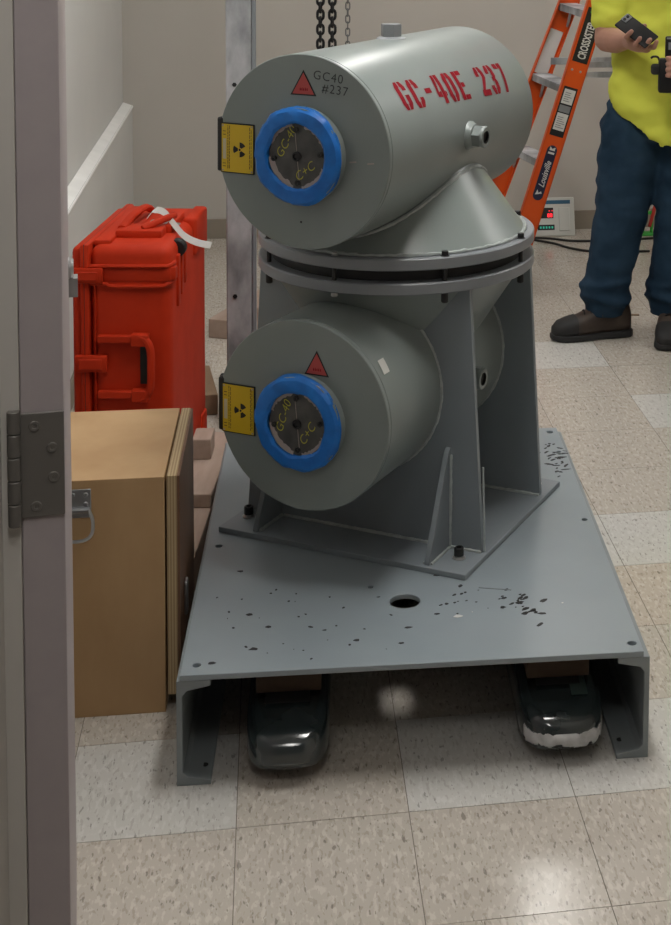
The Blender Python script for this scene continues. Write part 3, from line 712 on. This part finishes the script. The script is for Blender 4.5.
# carry handle : two arms and a grip
for z in (.455, .305):
    bm = B(-.19, -.09, -.020, -.002, z-.010, z+.010); hd = obj('handle_arm', bm, M['orange'], cs, bevel=.003)
    obj('arm_joint', B(-.10, -.055, -.032, -.004, z-.016, z+.016), M['orange'], hd, bevel=.003)
bm = bm_new(); tube(bm, smooth_path([(-.08, -.022, .465), (-.062, -.024, .455), (-.050, -.026, .43), (-.048, -.026, .38), (-.050, -.026, .33), (-.062, -.024, .305), (-.08, -.022, .295)], 5), .0105, 10)
obj('carry_handle', bm, M['orange'], hd)
obj('handle_recess', rbox(-.082, -.062, -.003, .001, .33, .43, .001, 1), M['black'], hd)
for x, w_ in ((-.200, .004),): obj('corner_rib', rbox(x, x+w_, -.006, .01, .03, .60, .0015, 1), M['orange'], body)
# top: ribs, handle, wheels
obj('top_block', rbox(-.17, -.045, .10, .19, CHh-.006, CHh+.020, .006, 2), M['orange'], body)
obj('top_rib', rbox(-.21, -.165, .03, .46, CHh-.006, CHh+.010, .006, 2), M['orange'], body)
obj('top_rib', rbox(-.05, -.03, .16, .34, CHh-.006, CHh+.022, .005, 2), M['orange'], body)
bm = bm_new(); tube(bm, smooth_path([(-.16, .14, CHh+.016), (-.15, .22, CHh+.034), (-.14, .33, CHh+.034), (-.14, .40, CHh+.012)], 5), .013, 8, flat=.7); tube(bm, smooth_path([(-.10, .12, CHh+.02), (-.055, .16, CHh+.036), (-.03, .20, CHh+.04)], 4), .010, 8)
obj('top_handle', bm, M['orange'], cs)
obj('wheel_housing', rbox(-.03, .010, .30, .47, .60, CHh+.01, .010, 3), M['orange'], body)
for k in range(3): obj('side_rib', rbox(-.004, .007, .07+k*.045, .095+k*.045, .52+.02*k, .66, .003, 2), M['orange'], body)
for y in (.11,):
    wl = obj('wheel', lathe(bm_new(), [(.0001, -.014), (.020, -.014), (.024, -.011), (.024, .011), (.020, .014), (.0001, .014)], 20, Matrix.Translation((-.004, y, .672)) @ Matrix.Rotation(PI/2, 4, 'X')), M['black'], cs)
# wedge feet at floor
obj('foot', rbox(-.03, .006, .40, .47, .0, .10, .006, 2), M['orange'], body); obj('foot', rbox(-.25, .0, .04, .12, 0, .02, .004, 1), M['orange'], body)
# luggage tag (hangs on the case)
bm = bm_new(); P = smooth_path([(-.10, .20, .735), (-.085, .21, .752), (-.055, .20, .748), (-.02, .16, .722), (.015, .12, .700), (.055, .09, .690), (.095, .06, .690)], 5); V_ = []
for k, p in enumerate(P):
    wv_ = Vector((.003, .008, .004)) if k < 6 else Vector((.002, .006, .0075)); V_.append((bm.verts.new(p-wv_), bm.verts.new(p+wv_)))
for k in range(len(V_)-1): bm.faces.new((V_[k][0], V_[k+1][0], V_[k+1][1], V_[k][1]))
o = obj('luggage_tag', bm, M['white'], loc=cs.location, rot=(0, 0, .05)); md = o.modifiers.new('s', 'SOLIDIFY'); md.thickness = .0012; tag(o, 'long white paper airline tag looped on top of the orange case', 'tag')
o = obj('tape_patch', B(-.10, -.02, .17, .23, 0, .004, Matrix.Translation((0, 0, CHh+.006)) @ Matrix.Rotation(.12, 4, 'Y')), mat('silver_tape', (.3, .27, .25), .35, .4), cs, bevel=.001, label='crumpled silver tape patch')
# ------------------------------------------------------------------ plywood box
BX = Vector((-.737, 2.926, 0)); pb = empty('plywood_box', BX, .158, 'pale plywood crate with a metal side handle beside the steel platform', 'crate')
BWd, BD, BH = .34, .40, .487
obj('crate_body', B(-BWd, 0, 0, BD, 0, BH), M['ply'], pb, bevel=.0012)
lidb = obj('lid_panel', B(.004, .024, .002, BD-.002, .035, BH), M['plyedge'], pb, bevel=.0008, label='plywood lid with layered edge')
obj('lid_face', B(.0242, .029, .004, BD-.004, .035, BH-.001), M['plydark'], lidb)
obj('lid_latch', B(.0292, .036, .10, .13, .15, .22), M['zinc'], lidb, bevel=.003)
hb = obj('crate_handle', B(-.185, -.140, -.003, -.0002, .412, .470), M['zinc'], pb, bevel=.004)
bm = bm_new(); tube(bm, [(-.182, -.007, .429), (-.143, -.007, .429)], .006, 10); obj('hinge_tube', bm, M['zinc'], hb)
bm = bm_new(); tube(bm, smooth_path([(-.205, -.010, .429), (-.20, -.016, .400), (-.185, -.018, .374), (-.155, -.018, .372), (-.138, -.017, .384), (-.136, -.013, .410), (-.144, -.008, .429)], 5), .0035, 8); obj('bail', bm, M['zinc'], hb)
for x, z in ((-.150, .459), (-.150, .440), (-.175, .459)): obj('rivet', lathe(bm_new(), [(.0001, .0025), (.003, .0022), (.005, 0)], 12, Matrix.Translation((x, -.003, z)) @ Matrix.Rotation(PI/2, 4, 'X')), M['zinc'], hb)
# ------------------------------------------------------------------ loose timbers
def timber(x, y, z, w_, l, h, rz, m, label, name='timber'):
    o = obj(name, B(-w_/2, w_/2, 0, l, 0, h), m, loc=(x, y, z), rot=(0, 0, rz), bevel=.003); tag(o, label, 'timber'); return o
timber(-.856, 3.42, 0, .12, .60, .085, .08, M['timber'], 'lowest pinkish timber lying on the floor between crate and platform')
timber(-.880, 3.72, .0855, .12, .44, .036, .04, M['timber'], 'flat board lying on top of the lowest timber beside the platform')
timber(-.895, 3.95, .122, .05, .09, .055, .1, M['timber'], 'small upright offcut standing on the stacked boards', 'wood_offcut')
timber(-1.04, 4.62, 0, .09, .3, .065, .3, M['timber2'], 'short brown board end on floor behind the orange case')
timber(-1.15, 5.42, 0, .11, .5, .07, -.25, M['timber'], 'pale board lying far back on floor left of the gantry post')
# ------------------------------------------------------------------ step ladder
LD = empty('step_ladder', (-.18, 6.0, 0), .2, 'orange fibreglass step ladder with black side label behind the machine', 'ladder')
SL = .305; LH = 1.95; DPT = .42
def rail(y0, sl, x0, name, inward):
    # C channel with web facing outwards, leaning along x
    bm = bm_new(); w_ = .084
    ang = math.atan(sl); Mr = Matrix.Translation((x0, y0, 0)) @ Matrix.Rotation(ang, 4, 'Y')
    Ln = LH/math.cos(ang); s = inward
    ys = sorted((0, .004*s)); box(bm, 0, w_, ys[0], ys[1], .0, Ln, Mr)
    ys = sorted((0, .03*s)); box(bm, 0, .004, ys[0], ys[1], .0, Ln, Mr); box(bm, w_-.004, w_, ys[0], ys[1], .0, Ln, Mr)
    r = obj(name, bm, M['ladder'], LD); return r, Mr
r1, Mr1 = rail(0, SL, 0, 'front_rail', 1)
SL2, X2 = .375, -.105
r2, Mr2 = rail(DPT, SL2, X2, 'front_rail', -1)
XB = LH*SL+.12+LH*.2
rail(.03, -.2, XB, 'rear_rail', 1); rail(DPT-.03, -.2, XB, 'rear_rail', -1)
for k in range(6):
    z = .26+k*.30; x = z*SL+.004
    xf = X2+z*SL2+.004
    def bar(u0, u1, z0, z1): return prism(bm_new(), [(x+u0, .004), (x+u1, .004), (xf+u1, DPT-.004), (xf+u0, DPT-.004)], z0, z1)
    st = obj('step', bar(0, .078, z-.004, z), M['alu'], LD, bevel=.001)
    for u in (0, .075): obj('step_lip', bar(u, u+.003, z-.03, z-.0041), M['alu'], st)
    for y0, y1, xx in ((.006, .11, x), (DPT-.006, DPT-.11, xf)):
        bm = bm_new(); tube(bm, [(xx+.04, y0, z-.10), (xx+.035, y1, z-.012)], .006, 6); obj('step_brace', bm, M['alu'], st)
for k in range(2):
    z = .94-k*.040; bm = bm_new(); x0 = z*SL
    obj('spreader', B(x0+.02, XB-z*.2+.02, (.035 if k == 0 else .03), (.04 if k == 0 else .035), z-.012, z+.012), M['alu'], LD, bevel=.001)
obj('spreader', B(.91*SL+.02, XB-.91*.2+.02, DPT-.04, DPT-.035, .90, .93), M['alu'], LD, bevel=.001)
obj('top_cap', B(LH*SL-.02, XB-LH*.2+.10, -.02, DPT+.02, LH-.01, LH+.05), M['ladder'], LD, bevel=.006)
# labels on the near rail (web faces -y)
def on_rail(x0, x1, z0, z1, m, name, parent=None, d=.0012):
    bm = B(x0, x1, -d, -.0001, z0, z1, Mr1); return obj(name, bm, m, parent or r1)
s_b = on_rail(.010, .074, 1.01, 1.235, M['black'], 'brand_label')
me = text_mesh('CROSSXSTEP', .046, sx=.56, bold=.0012); me.transform(Mr1 @ Matrix.Translation((.045, -.0016, 1.10)) @ Matrix(((0,-1,0,0),(0,0,-1,0),(1,0,0,0),(0,0,0,1)))); obj('label_text', me, M['white'], s_b, smooth=0)
bm = prism(bm_new(), [(.022, 1.218), (.045, 1.228), (.062, 1.212), (.045, 1.216), (.035, 1.205)], 0, .0006, Mr1 @ Matrix.Translation((0, -.0018, 0)) @ XZ); obj('label_mark', bm, M['green'], s_b, smooth=0)
for k in range(2): obj('rivet', lathe(bm_new(), [(.0001, .002), (.004, .0015), (.005, 0)], 10, Mr1 @ Matrix.Translation((.022+k*.036, 0, .975)) @ Matrix.Rotation(PI/2, 4, 'X')), M['alu'], r1)
wl = on_rail(.012, .070, .70, .905, M['black'], 'warning_label')
for z0, z1 in ((.835, .895), (.725, .795)): on_rail(.018, .064, z0, z1, M['white'], 'label_panel', wl, .0018)
on_rail(.018, .064, .80, .828, M['grey'], 'label_panel', wl, .0018)
bm = bm_new()
for z in [.735+.0085*k for k in range(6)]+[.845+.0085*k for k in range(5)]: box(bm, .024, .056+random.uniform(-.012, .004), -.0021, -.0018, z, z+.003, Mr1)
obj('label_lines', bm, M['grey'], wl, smooth=0)
pts = []
for k in range(13): a = PI*k/12; pts.append((.043+.021*math.cos(a), .640+.021*math.sin(a)))
for k in range(13): a = PI+PI*k/12; pts.append((.043+.021*math.cos(a), .452+.021*math.sin(a)))
lb = obj('logo_label', prism(bm_new(), pts, 0, .0011, Mr1 @ Matrix.Translation((0, -.0012, 0)) @ XZ), M['navy'], r1, smooth=0)
me = text_mesh('Louisville', .034, sx=.85, bold=.0006, shear=.35); me.transform(Mr1 @ Matrix.Translation((.045, -.0016, .54)) @ Matrix(((0,-1,0,0),(0,0,-1,0),(1,0,0,0),(0,0,0,1)))); obj('logo_text', me, M['white'], lb, smooth=0)
bm = prism(bm_new(), [(.032, .640), (.054, .640), (.054, .655), (.043, .647), (.032, .655)], 0, .0006, Mr1 @ Matrix.Translation((0, -.0018, 0)) @ XZ); box(bm, .03, .056, -.0018, -.0012, .625, .633, Mr1); obj('logo_mark', bm, M['white'], lb, smooth=0)
bm = prism(bm_new(), [(.030, .452), (.056, .462), (.050, .470), (.042, .462), (.034, .474)], 0, .0006, Mr1 @ Matrix.Translation((0, -.0018, 0)) @ XZ); obj('logo_mark', bm, M['white'], lb, smooth=0)
# label on inner face of far rail
obj('safety_label', B(.012, .070, -.0056, -.0042, .93, 1.13, Mr2), M['white'], r2)
# ------------------------------------------------------------------ white device on the floor
dv = empty('bench_scale', (.075, 7.105, 0), RY, 'white electronic scale with red digits leaning on back wall behind the ladder', 'electronic scale')
TM = Matrix.Translation((0, 0, .002)) @ Matrix.Rotation(-.30, 4, 'X')
obj('case', B(-.10, .095, 0, .035, 0, .183, TM), M['panelw'], dv, bevel=.004)
obj('stripe', B(-.09, .075, -.0012, 0, .152, .170, TM), M['bluestripe'], dv)
obj('side_panel', B(.018, .070, -.004, 0, .025, .135, TM), M['panelw'], dv, bevel=.003)
sc = obj('display', B(-.085, -.008, -.0015, 0, .085, .135, TM), M['black'], dv)
for s, x, z in (('88', -.025, .098), ('8', -.055, .098)):
    me = text_mesh(s, .026, bold=.0008); me.transform(TM @ Matrix.Translation((x, -.003, z)) @ Matrix.Rotation(PI/2, 4, 'X')); obj('digits', me, M['led'], sc, smooth=0) if s == '88' else None
bm = bm_new()
for x in (-.03, -.016): box(bm, x, x+.006, -.0022, -.0016, .118, .122, TM)
obj('indicator', bm, M['led'], sc)
s2_ = obj('keypad', B(-.085, -.004, -.0015, 0, .03, .055, TM), M['black'], dv)
bm = bm_new()
for k in range(5): box(bm, -.075+k*.014, -.067+k*.014, -.0025, -.0015, .037, .047, TM)
obj('key', bm, M['ledg'], s2_)
bm = bm_new(); tube(bm, smooth_path([(-.05, 7.05, .006), (.05, 7.04, .006), (.16, 7.0, .006), (.33, 7.02, .006), (.6, 7.1, .006)], 6), .0055, 7); tube(bm, smooth_path([(-.05, 7.02, .006), (.06, 6.95, .006), (.15, 6.85, .006), (.26, 6.8, .006), (.5, 6.82, .006)], 6), .0055, 7)
o = obj('power_cord', bm, M['cord']); tag(o, 'black power cord trailing on the floor in front of the white scale', 'cord')
# green tool by the wall
gt = empty('green_tool', (.515, 7.17, 0), RY, 'small bright green plastic tool frame standing on floor behind the person', 'tool')
bm = B(-.035, .03, -.03, .03, 0, .012); box(bm, -.03, -.018, -.008, .008, .01, .17); box(bm, .012, .024, -.008, .008, .01, .11); box(bm, -.03, .024, -.008, .008, .10, .115); obj('frame', bm, M['green'], gt, bevel=.003)
obj('insert', B(-.012, .004, -.012, .0, .04, .15, Matrix.Rotation(.25, 4, 'Y')), mat('tool_red', (.4, .03, .02), .5), gt, bevel=.003)
# small things on the floor
o = obj('metal_strip', B(-.035, .035, -.006, .006, 0, .004), M['timber2'], loc=(.355, 5.80, 0), rot=(0, 0, .05), bevel=.001); tag(o, 'small brown strip lying on the floor behind the near boot', 'strip')
# ------------------------------------------------------------------ person
PX, PY = .40, 5.55
pe = empty('person', (PX, PY, 0), 0, 'person in hi-vis yellow t-shirt, blue jeans and brown work boots holding a phone', 'person')
def P_(x, y, z): return Vector((x-PX, y-PY, z))
def loft(bm, secs, n=28, yaw=0):
    """horizontal elliptical sections (x,y,z,rx,ry[,dz on the left side])"""
    rings = []
    for s in secs:
        x, y, z, rx, ry = s[:5]; tilt = s[5] if len(s) > 5 else 0; ring = []
        for k in range(n):
            a = 2*PI*k/n; cx, cy = math.cos(a), math.sin(a); e = .85
            dx = rx*math.copysign(abs(cx)**e, cx); dy = ry*math.copysign(abs(cy)**e, cy)
            qx = dx*math.cos(yaw)-dy*math.sin(yaw); qy = dx*math.sin(yaw)+dy*math.cos(yaw)
            ring.append(bm.verts.new(P_(x+qx, y+qy, z+tilt*max(0, -cx))))
        rings.append(ring)
    for a, b in zip(rings, rings[1:]):
        for k in range(n): bm.faces.new((a[k], a[(k+1) % n], b[(k+1) % n], b[k]))
    bm.faces.new(rings[0][::-1]); bm.faces.new(rings[-1]); bmesh.ops.recalc_face_normals(bm, faces=bm.faces[:]); return bm
def limb(bm, pts, rs, n=14):
    tube(bm, [P_(*p) for p in pts], rs, n)
    for p, r in ((pts[0], rs[0]), (pts[-1], rs[-1])):
        bmesh.ops.create_icosphere(bm, subdivisions=2, radius=r*.98, matrix=Matrix.Translation(P_(*p)))
def chainl(bm, pts, rs):
    for i in range(len(pts)-1): limb(bm, [pts[i], pts[i+1]], [rs[i], rs[i+1]])
YW = -.22
SHR = (.285, 5.60, 1.405); ELR = (.232, 5.52, 1.105); WRR = (.300, 5.335, 1.120)
SHL = (.665, 5.56, 1.405); ELL = (.735, 5.47, 1.10); WRL = (.535, 5.27, 1.045)
bm = bm_new()
loft(bm, [(.475, 5.60, .86, .16, .11), (.475, 5.60, 1.0, .165, .12), (.475, 5.60, 1.2, .17, .115), (.475, 5.60, 1.35, .17, .10), (.475, 5.60, 1.42, .13, .08), (.475, 5.59, 1.47, .07, .065)], yaw=YW)
chainl(bm, [(.475, 5.595, 1.44), (.475, 5.575, 1.54)], [.066, .062])
# head
bmesh.ops.create_icosphere(bm, subdivisions=3, radius=1, matrix=Matrix.Translation(P_(.475, 5.575, 1.655)) @ Matrix.Diagonal((.078, .098, .105, 1)))
bmesh.ops.create_icosphere(bm, subdivisions=3, radius=1, matrix=Matrix.Translation(P_(.470, 5.530, 1.605)) @ Matrix.Diagonal((.058, .062, .068, 1)))
chainl(bm, [(.466, 5.482, 1.655), (.465, 5.464, 1.622)], [.009, .014])           # nose
for s in (-1, 1):
    bmesh.ops.create_icosphere(bm, subdivisions=2, radius=1, matrix=Matrix.Translation(P_(.475+s*.08, 5.585, 1.64)) @ Matrix.Diagonal((.011, .02, .033, 1)))
    chainl(bm, [(.47+s*.045, 5.50, 1.673), (.47+s*.018, 5.487, 1.676)], [.009, .009])
chainl(bm, [(.447, 5.473, 1.585), (.468, 5.467, 1.584), (.489, 5.473, 1.585)], [.006, .009, .006])
# arms
chainl(bm, [SHR, (.25, 5.58, 1.25), ELR], [.055, .050, .045]); chainl(bm, [ELR, (.262, 5.44, 1.108), WRR], [.047, .046, .030])
chainl(bm, [SHL, (.71, 5.53, 1.25), ELL], [.055, .050, .045]); chainl(bm, [ELL, (.64, 5.37, 1.07), WRL], [.047, .045, .030])
# right hand: palm under the phone, fingers curled over its far edge
chainl(bm, [WRR, (.318, 5.285, 1.118), (.338, 5.252, 1.112)], [.027, .030, .026]); chainl(bm, [(.308, 5.268, 1.130), (.358, 5.245, 1.105)], [.022, .020])
for b_, m_, t_ in (((.300, 5.258, 1.132), (.286, 5.207, 1.146), (.303, 5.180, 1.168)), ((.325, 5.250, 1.114), (.318, 5.196, 1.120), (.332, 5.172, 1.146)), ((.350, 5.243, 1.106), (.350, 5.190, 1.112), (.366, 5.170, 1.142)), ((.366, 5.248, 1.108), (.382, 5.203, 1.112), (.390, 5.184, 1.134))):
    chainl(bm, [b_, m_, t_], [.0105, .0100, .0085])
chainl(bm, [(.318, 5.285, 1.132), (.335, 5.262, 1.160), (.352, 5.252, 1.182)], [.013, .011, .009])
# left hand round the radio
chainl(bm, [WRL, (.505, 5.245, 1.045), (.485, 5.232, 1.045)], [.027, .030, .026]); chainl(bm, [(.49, 5.24, 1.065), (.485, 5.235, 1.03)], [.02, .02])
for k in range(4):
    z = 1.072-k*.020; chainl(bm, [(.476, 5.228, z), (.452, 5.190, z+.003), (.426, 5.176, z+.006)], [.0105, .0095, .008])
chainl(bm, [(.50, 5.235, 1.07), (.478, 5.235, 1.10), (.455, 5.215, 1.115)], [.013, .011, .009])
body_ = fuse('body', bm, M['skin'], pe, .0045, 3)
# shirt
bm = bm_new()
loft(bm, [(.468, 5.575, .735, .222, .172, .135), (.466, 5.575, .80, .228, .182, .09), (.465, 5.58, .90, .215, .180, .03), (.467, 5.585, 1.0, .212, .170), (.47, 5.59, 1.12, .212, .150), (.475, 5.595, 1.25, .218, .135), (.475, 5.60, 1.35, .205, .118), (.475, 5.60, 1.42, .165, .09), (.475, 5.60, 1.46, .085, .075)], yaw=YW, n=36)
limb(bm, [SHR, (.252, 5.582, 1.26), (.238, 5.54, 1.185)], [.080, .075, .070]); limb(bm, [SHL, (.70, 5.54, 1.26), (.722, 5.50, 1.185)], [.080, .075, .070])
shirt = fuse('shirt', bm, M['shirt'], pe, .011, 4, disp=.016, dscale=.11)
# jeans
bm = bm_new()
loft(bm, [(.465, 5.595, .74, .19, .15), (.465, 5.60, .85, .182, .14), (.465, 5.60, .93, .175, .135)], yaw=YW)
def leg(hip, kn, an, hem, rr):
    chainl(bm, [hip, tuple((hip[i]+kn[i])/2 for i in range(3)), kn, tuple((kn[i]+an[i])/2 for i in range(3)), an, hem], rr)
leg((.345, 5.60, .80), (.300, 5.535, .48), (.246, 5.525, .16), (.245, 5.525, .06), [.125, .118, .100, .090, .080, .072])
leg((.555, 5.585, .80), (.525, 5.53, .46), (.487, 5.545, .15), (.487, 5.545, .06), [.125, .118, .105, .095, .084, .074])
for x, y, z in ((.245, 5.52, .155), (.487, 5.54, .155)):
    tube(bm, [P_(x+.086*math.cos(2*PI*k/20), y+.082*math.sin(2*PI*k/20), z+.012*math.sin(2*PI*k/20*2)) for k in range(20)], .014, 8, closed=True)
    tube(bm, [P_(x+.088*math.cos(2*PI*k/20), y+.084*math.sin(2*PI*k/20), z+.055+.016*math.cos(2*PI*k/20)) for k in range(20)], .012, 8, closed=True)
jeans = fuse('jeans', bm, M['jeans'], pe, .010, 3, disp=.009, dscale=.09)
bm = bm_new(); bm.from_mesh(jeans.data); bmesh.ops.bisect_plane(bm, geom=bm.verts[:]+bm.edges[:]+bm.faces[:], plane_co=(0, 0, .088), plane_no=(0, 0, 1), clear_inner=True)
bmesh.ops.holes_fill(bm, edges=[e for e in bm.edges if e.is_boundary]); bm.to_mesh(jeans.data); bm.free()
# boots
def boot(ax, ay, ang, lace_side=1):
    Mb = Matrix.Translation(P_(ax, ay, 0)) @ Matrix.Rotation(ang, 4, 'Z') @ Matrix.Diagonal((1.07, 1, 1, 1))     # +x = toe
    def sec(x, hw, z0, z1, bm, top=.7):
        ring = []
        for k in range(16):
            a = 2*PI*k/16; c, s = math.cos(a), math.sin(a); ring.append(bm.verts.new(Mb @ Vector((x, hw*math.copysign(abs(c)**top, c), (z0+z1)/2+(z1-z0)/2*math.copysign(abs(s)**top, s)))))
        return ring
    def loftx(secs, top=.7):
        b = bm_new(); R_ = [sec(*s, b, top) for s in secs]
        for a, c in zip(R_, R_[1:]):
            for k in range(16): b.faces.new((a[k], a[(k+1) % 16], c[(k+1) % 16], c[k]))
        b.faces.new(R_[0][::-1]); b.faces.new(R_[-1]); bmesh.ops.recalc_face_normals(b, faces=b.faces[:]); return b
    u = obj('boot', loftx([(-.085, .026, .02, .10), (-.075, .036, .015, .14), (-.03, .043, .015, .15), (.02, .044, .015, .135), (.06, .046, .015, .108), (.10, .050, .015, .088), (.14, .050, .015, .078), (.17, .044, .015, .066), (.188, .026, .018, .048)]), M['boot'], pe, smooth=60)
    obj('toe_cap', loftx([(.112, .0515, .014, .088), (.14, .0515, .014, .081), (.17, .0455, .014, .069), (.190, .028, .016, .05), (.1925, .01, .02, .04)]), M['sole'], u, smooth=60)
    obj('sole', loftx([(-.093, .022, 0, .026), (-.08, .040, 0, .028), (-.02, .046, 0, .026), (.03, .044, .003, .026), (.10, .054, 0, .026), (.15, .053, 0, .026), (.18, .044, .002, .026), (.196, .022, .006, .024)], .35), M['sole'], u, smooth=40)
    for k in range(4):
        x = .015+k*.022; z = .142-k*.0135
        b = bm_new(); tube(b, smooth_path([Mb @ Vector((x-.004, -.032, z-.018)), Mb @ Vector((x, 0, z+.004)), Mb @ Vector((x+.004, .032, z-.018))], 4), .003, 6); obj('lace', b, M['black'], u)
    b = bm_new(); tube(b, smooth_path([Mb @ Vector((.02, 0, .145)), Mb @ Vector((.035, .045*lace_side, .13)), Mb @ Vector((.03, .06*lace_side, .09))], 4), .0025, 6); obj('lace_end', b, M['black'], u)
boot(.248, 5.520, math.radians(197)); boot(.492, 5.545, math.radians(262), -1)
# hair
bm = bm_new(); bmesh.ops.create_icosphere(bm, subdivisions=3, radius=1, matrix=Matrix.Translation(P_(.475, 5.588, 1.672)) @ Matrix.Diagonal((.086, .104, .104, 1)))
for v in [v for v in bm.verts if v.co.z < 1.63 or (v.co.y < -.03+.0 and v.co.z < 1.70)]: bm.verts.remove(v)
o = obj('hair', bm, mat('hair_brown', (.03, .02, .015), .8), pe); md = o.modifiers.new('s', 'SOLIDIFY'); md.thickness = .006
for s in (-1, 1): obj('eye', bmesh_sphere if False else lathe(bm_new(), [(.0001, -.009), (.007, -.006), (.009, 0), (.007, .006), (.0001, .009)], 12, Matrix.Translation(P_(.471+s*.031, 5.489, 1.656))), M['white'], pe)
# phone and radio
ph = empty('phone', (.322, 5.216, 1.166), 0, 'black mobile phone held in the hand nearer the ladder', 'phone')
Mp = Matrix.Rotation(math.radians(-35), 4, 'Z') @ Matrix.Rotation(math.radians(30), 4, 'Y') @ Matrix.Rotation(math.radians(-52), 4, 'X')
bm = rbox(-.072, .072, -.005, .005, -.035, .035, .004, 2)
bm.transform(Mp); obj('phone_body', bm, M['phone'], ph)
bm = B(-.072, -.048, -.0075, -.0045, -.004, .030); bm.transform(Mp); obj('camera_bump', bm, M['grey'], ph, bevel=.002)
for z in (.004, .020):
    bm = lathe(bm_new(), [(.0001, 0), (.006, 0), (.0055, .002), (.0001, .002)], 14, Mp @ Matrix.Translation((-.060, -.0076, z)) @ Matrix.Rotation(PI/2, 4, 'X')); obj('lens', bm, M['blackbolt'], ph)
rd = empty('radio', (.425, 5.205, .955), 0, 'black handheld meter held in the hand at the right edge of the photo', 'handheld meter')
bm = rbox(-.026, .055, -.018, .018, .0, .12, .008, 2); obj('radio_body', bm, M['phone'], rd)
bm = rbox(-.004, .060, -.010, .014, .12, .195, .006, 2); obj('screen_unit', bm, M['phone'], rd)
obj('screen_rim', B(.0, .056, -.0105, -.0095, .186, .192), M['grey'], rd)
obj('light_panel', B(.006, .02, -.0115, -.0098, .15, .175), M['grey'], rd, bevel=.002)
bm = rbox(-.052, -.018, -.014, .012, .062, .10, .010, 3); obj('knob', bm, M['black'], rd)
bm = bm_new(); tube(bm, smooth_path([(-.02, 0, .10), (-.028, 0, .122), (-.045, 0, .124), (-.052, 0, .118)], 4), .004, 8); obj('antenna', bm, M['black'], rd)
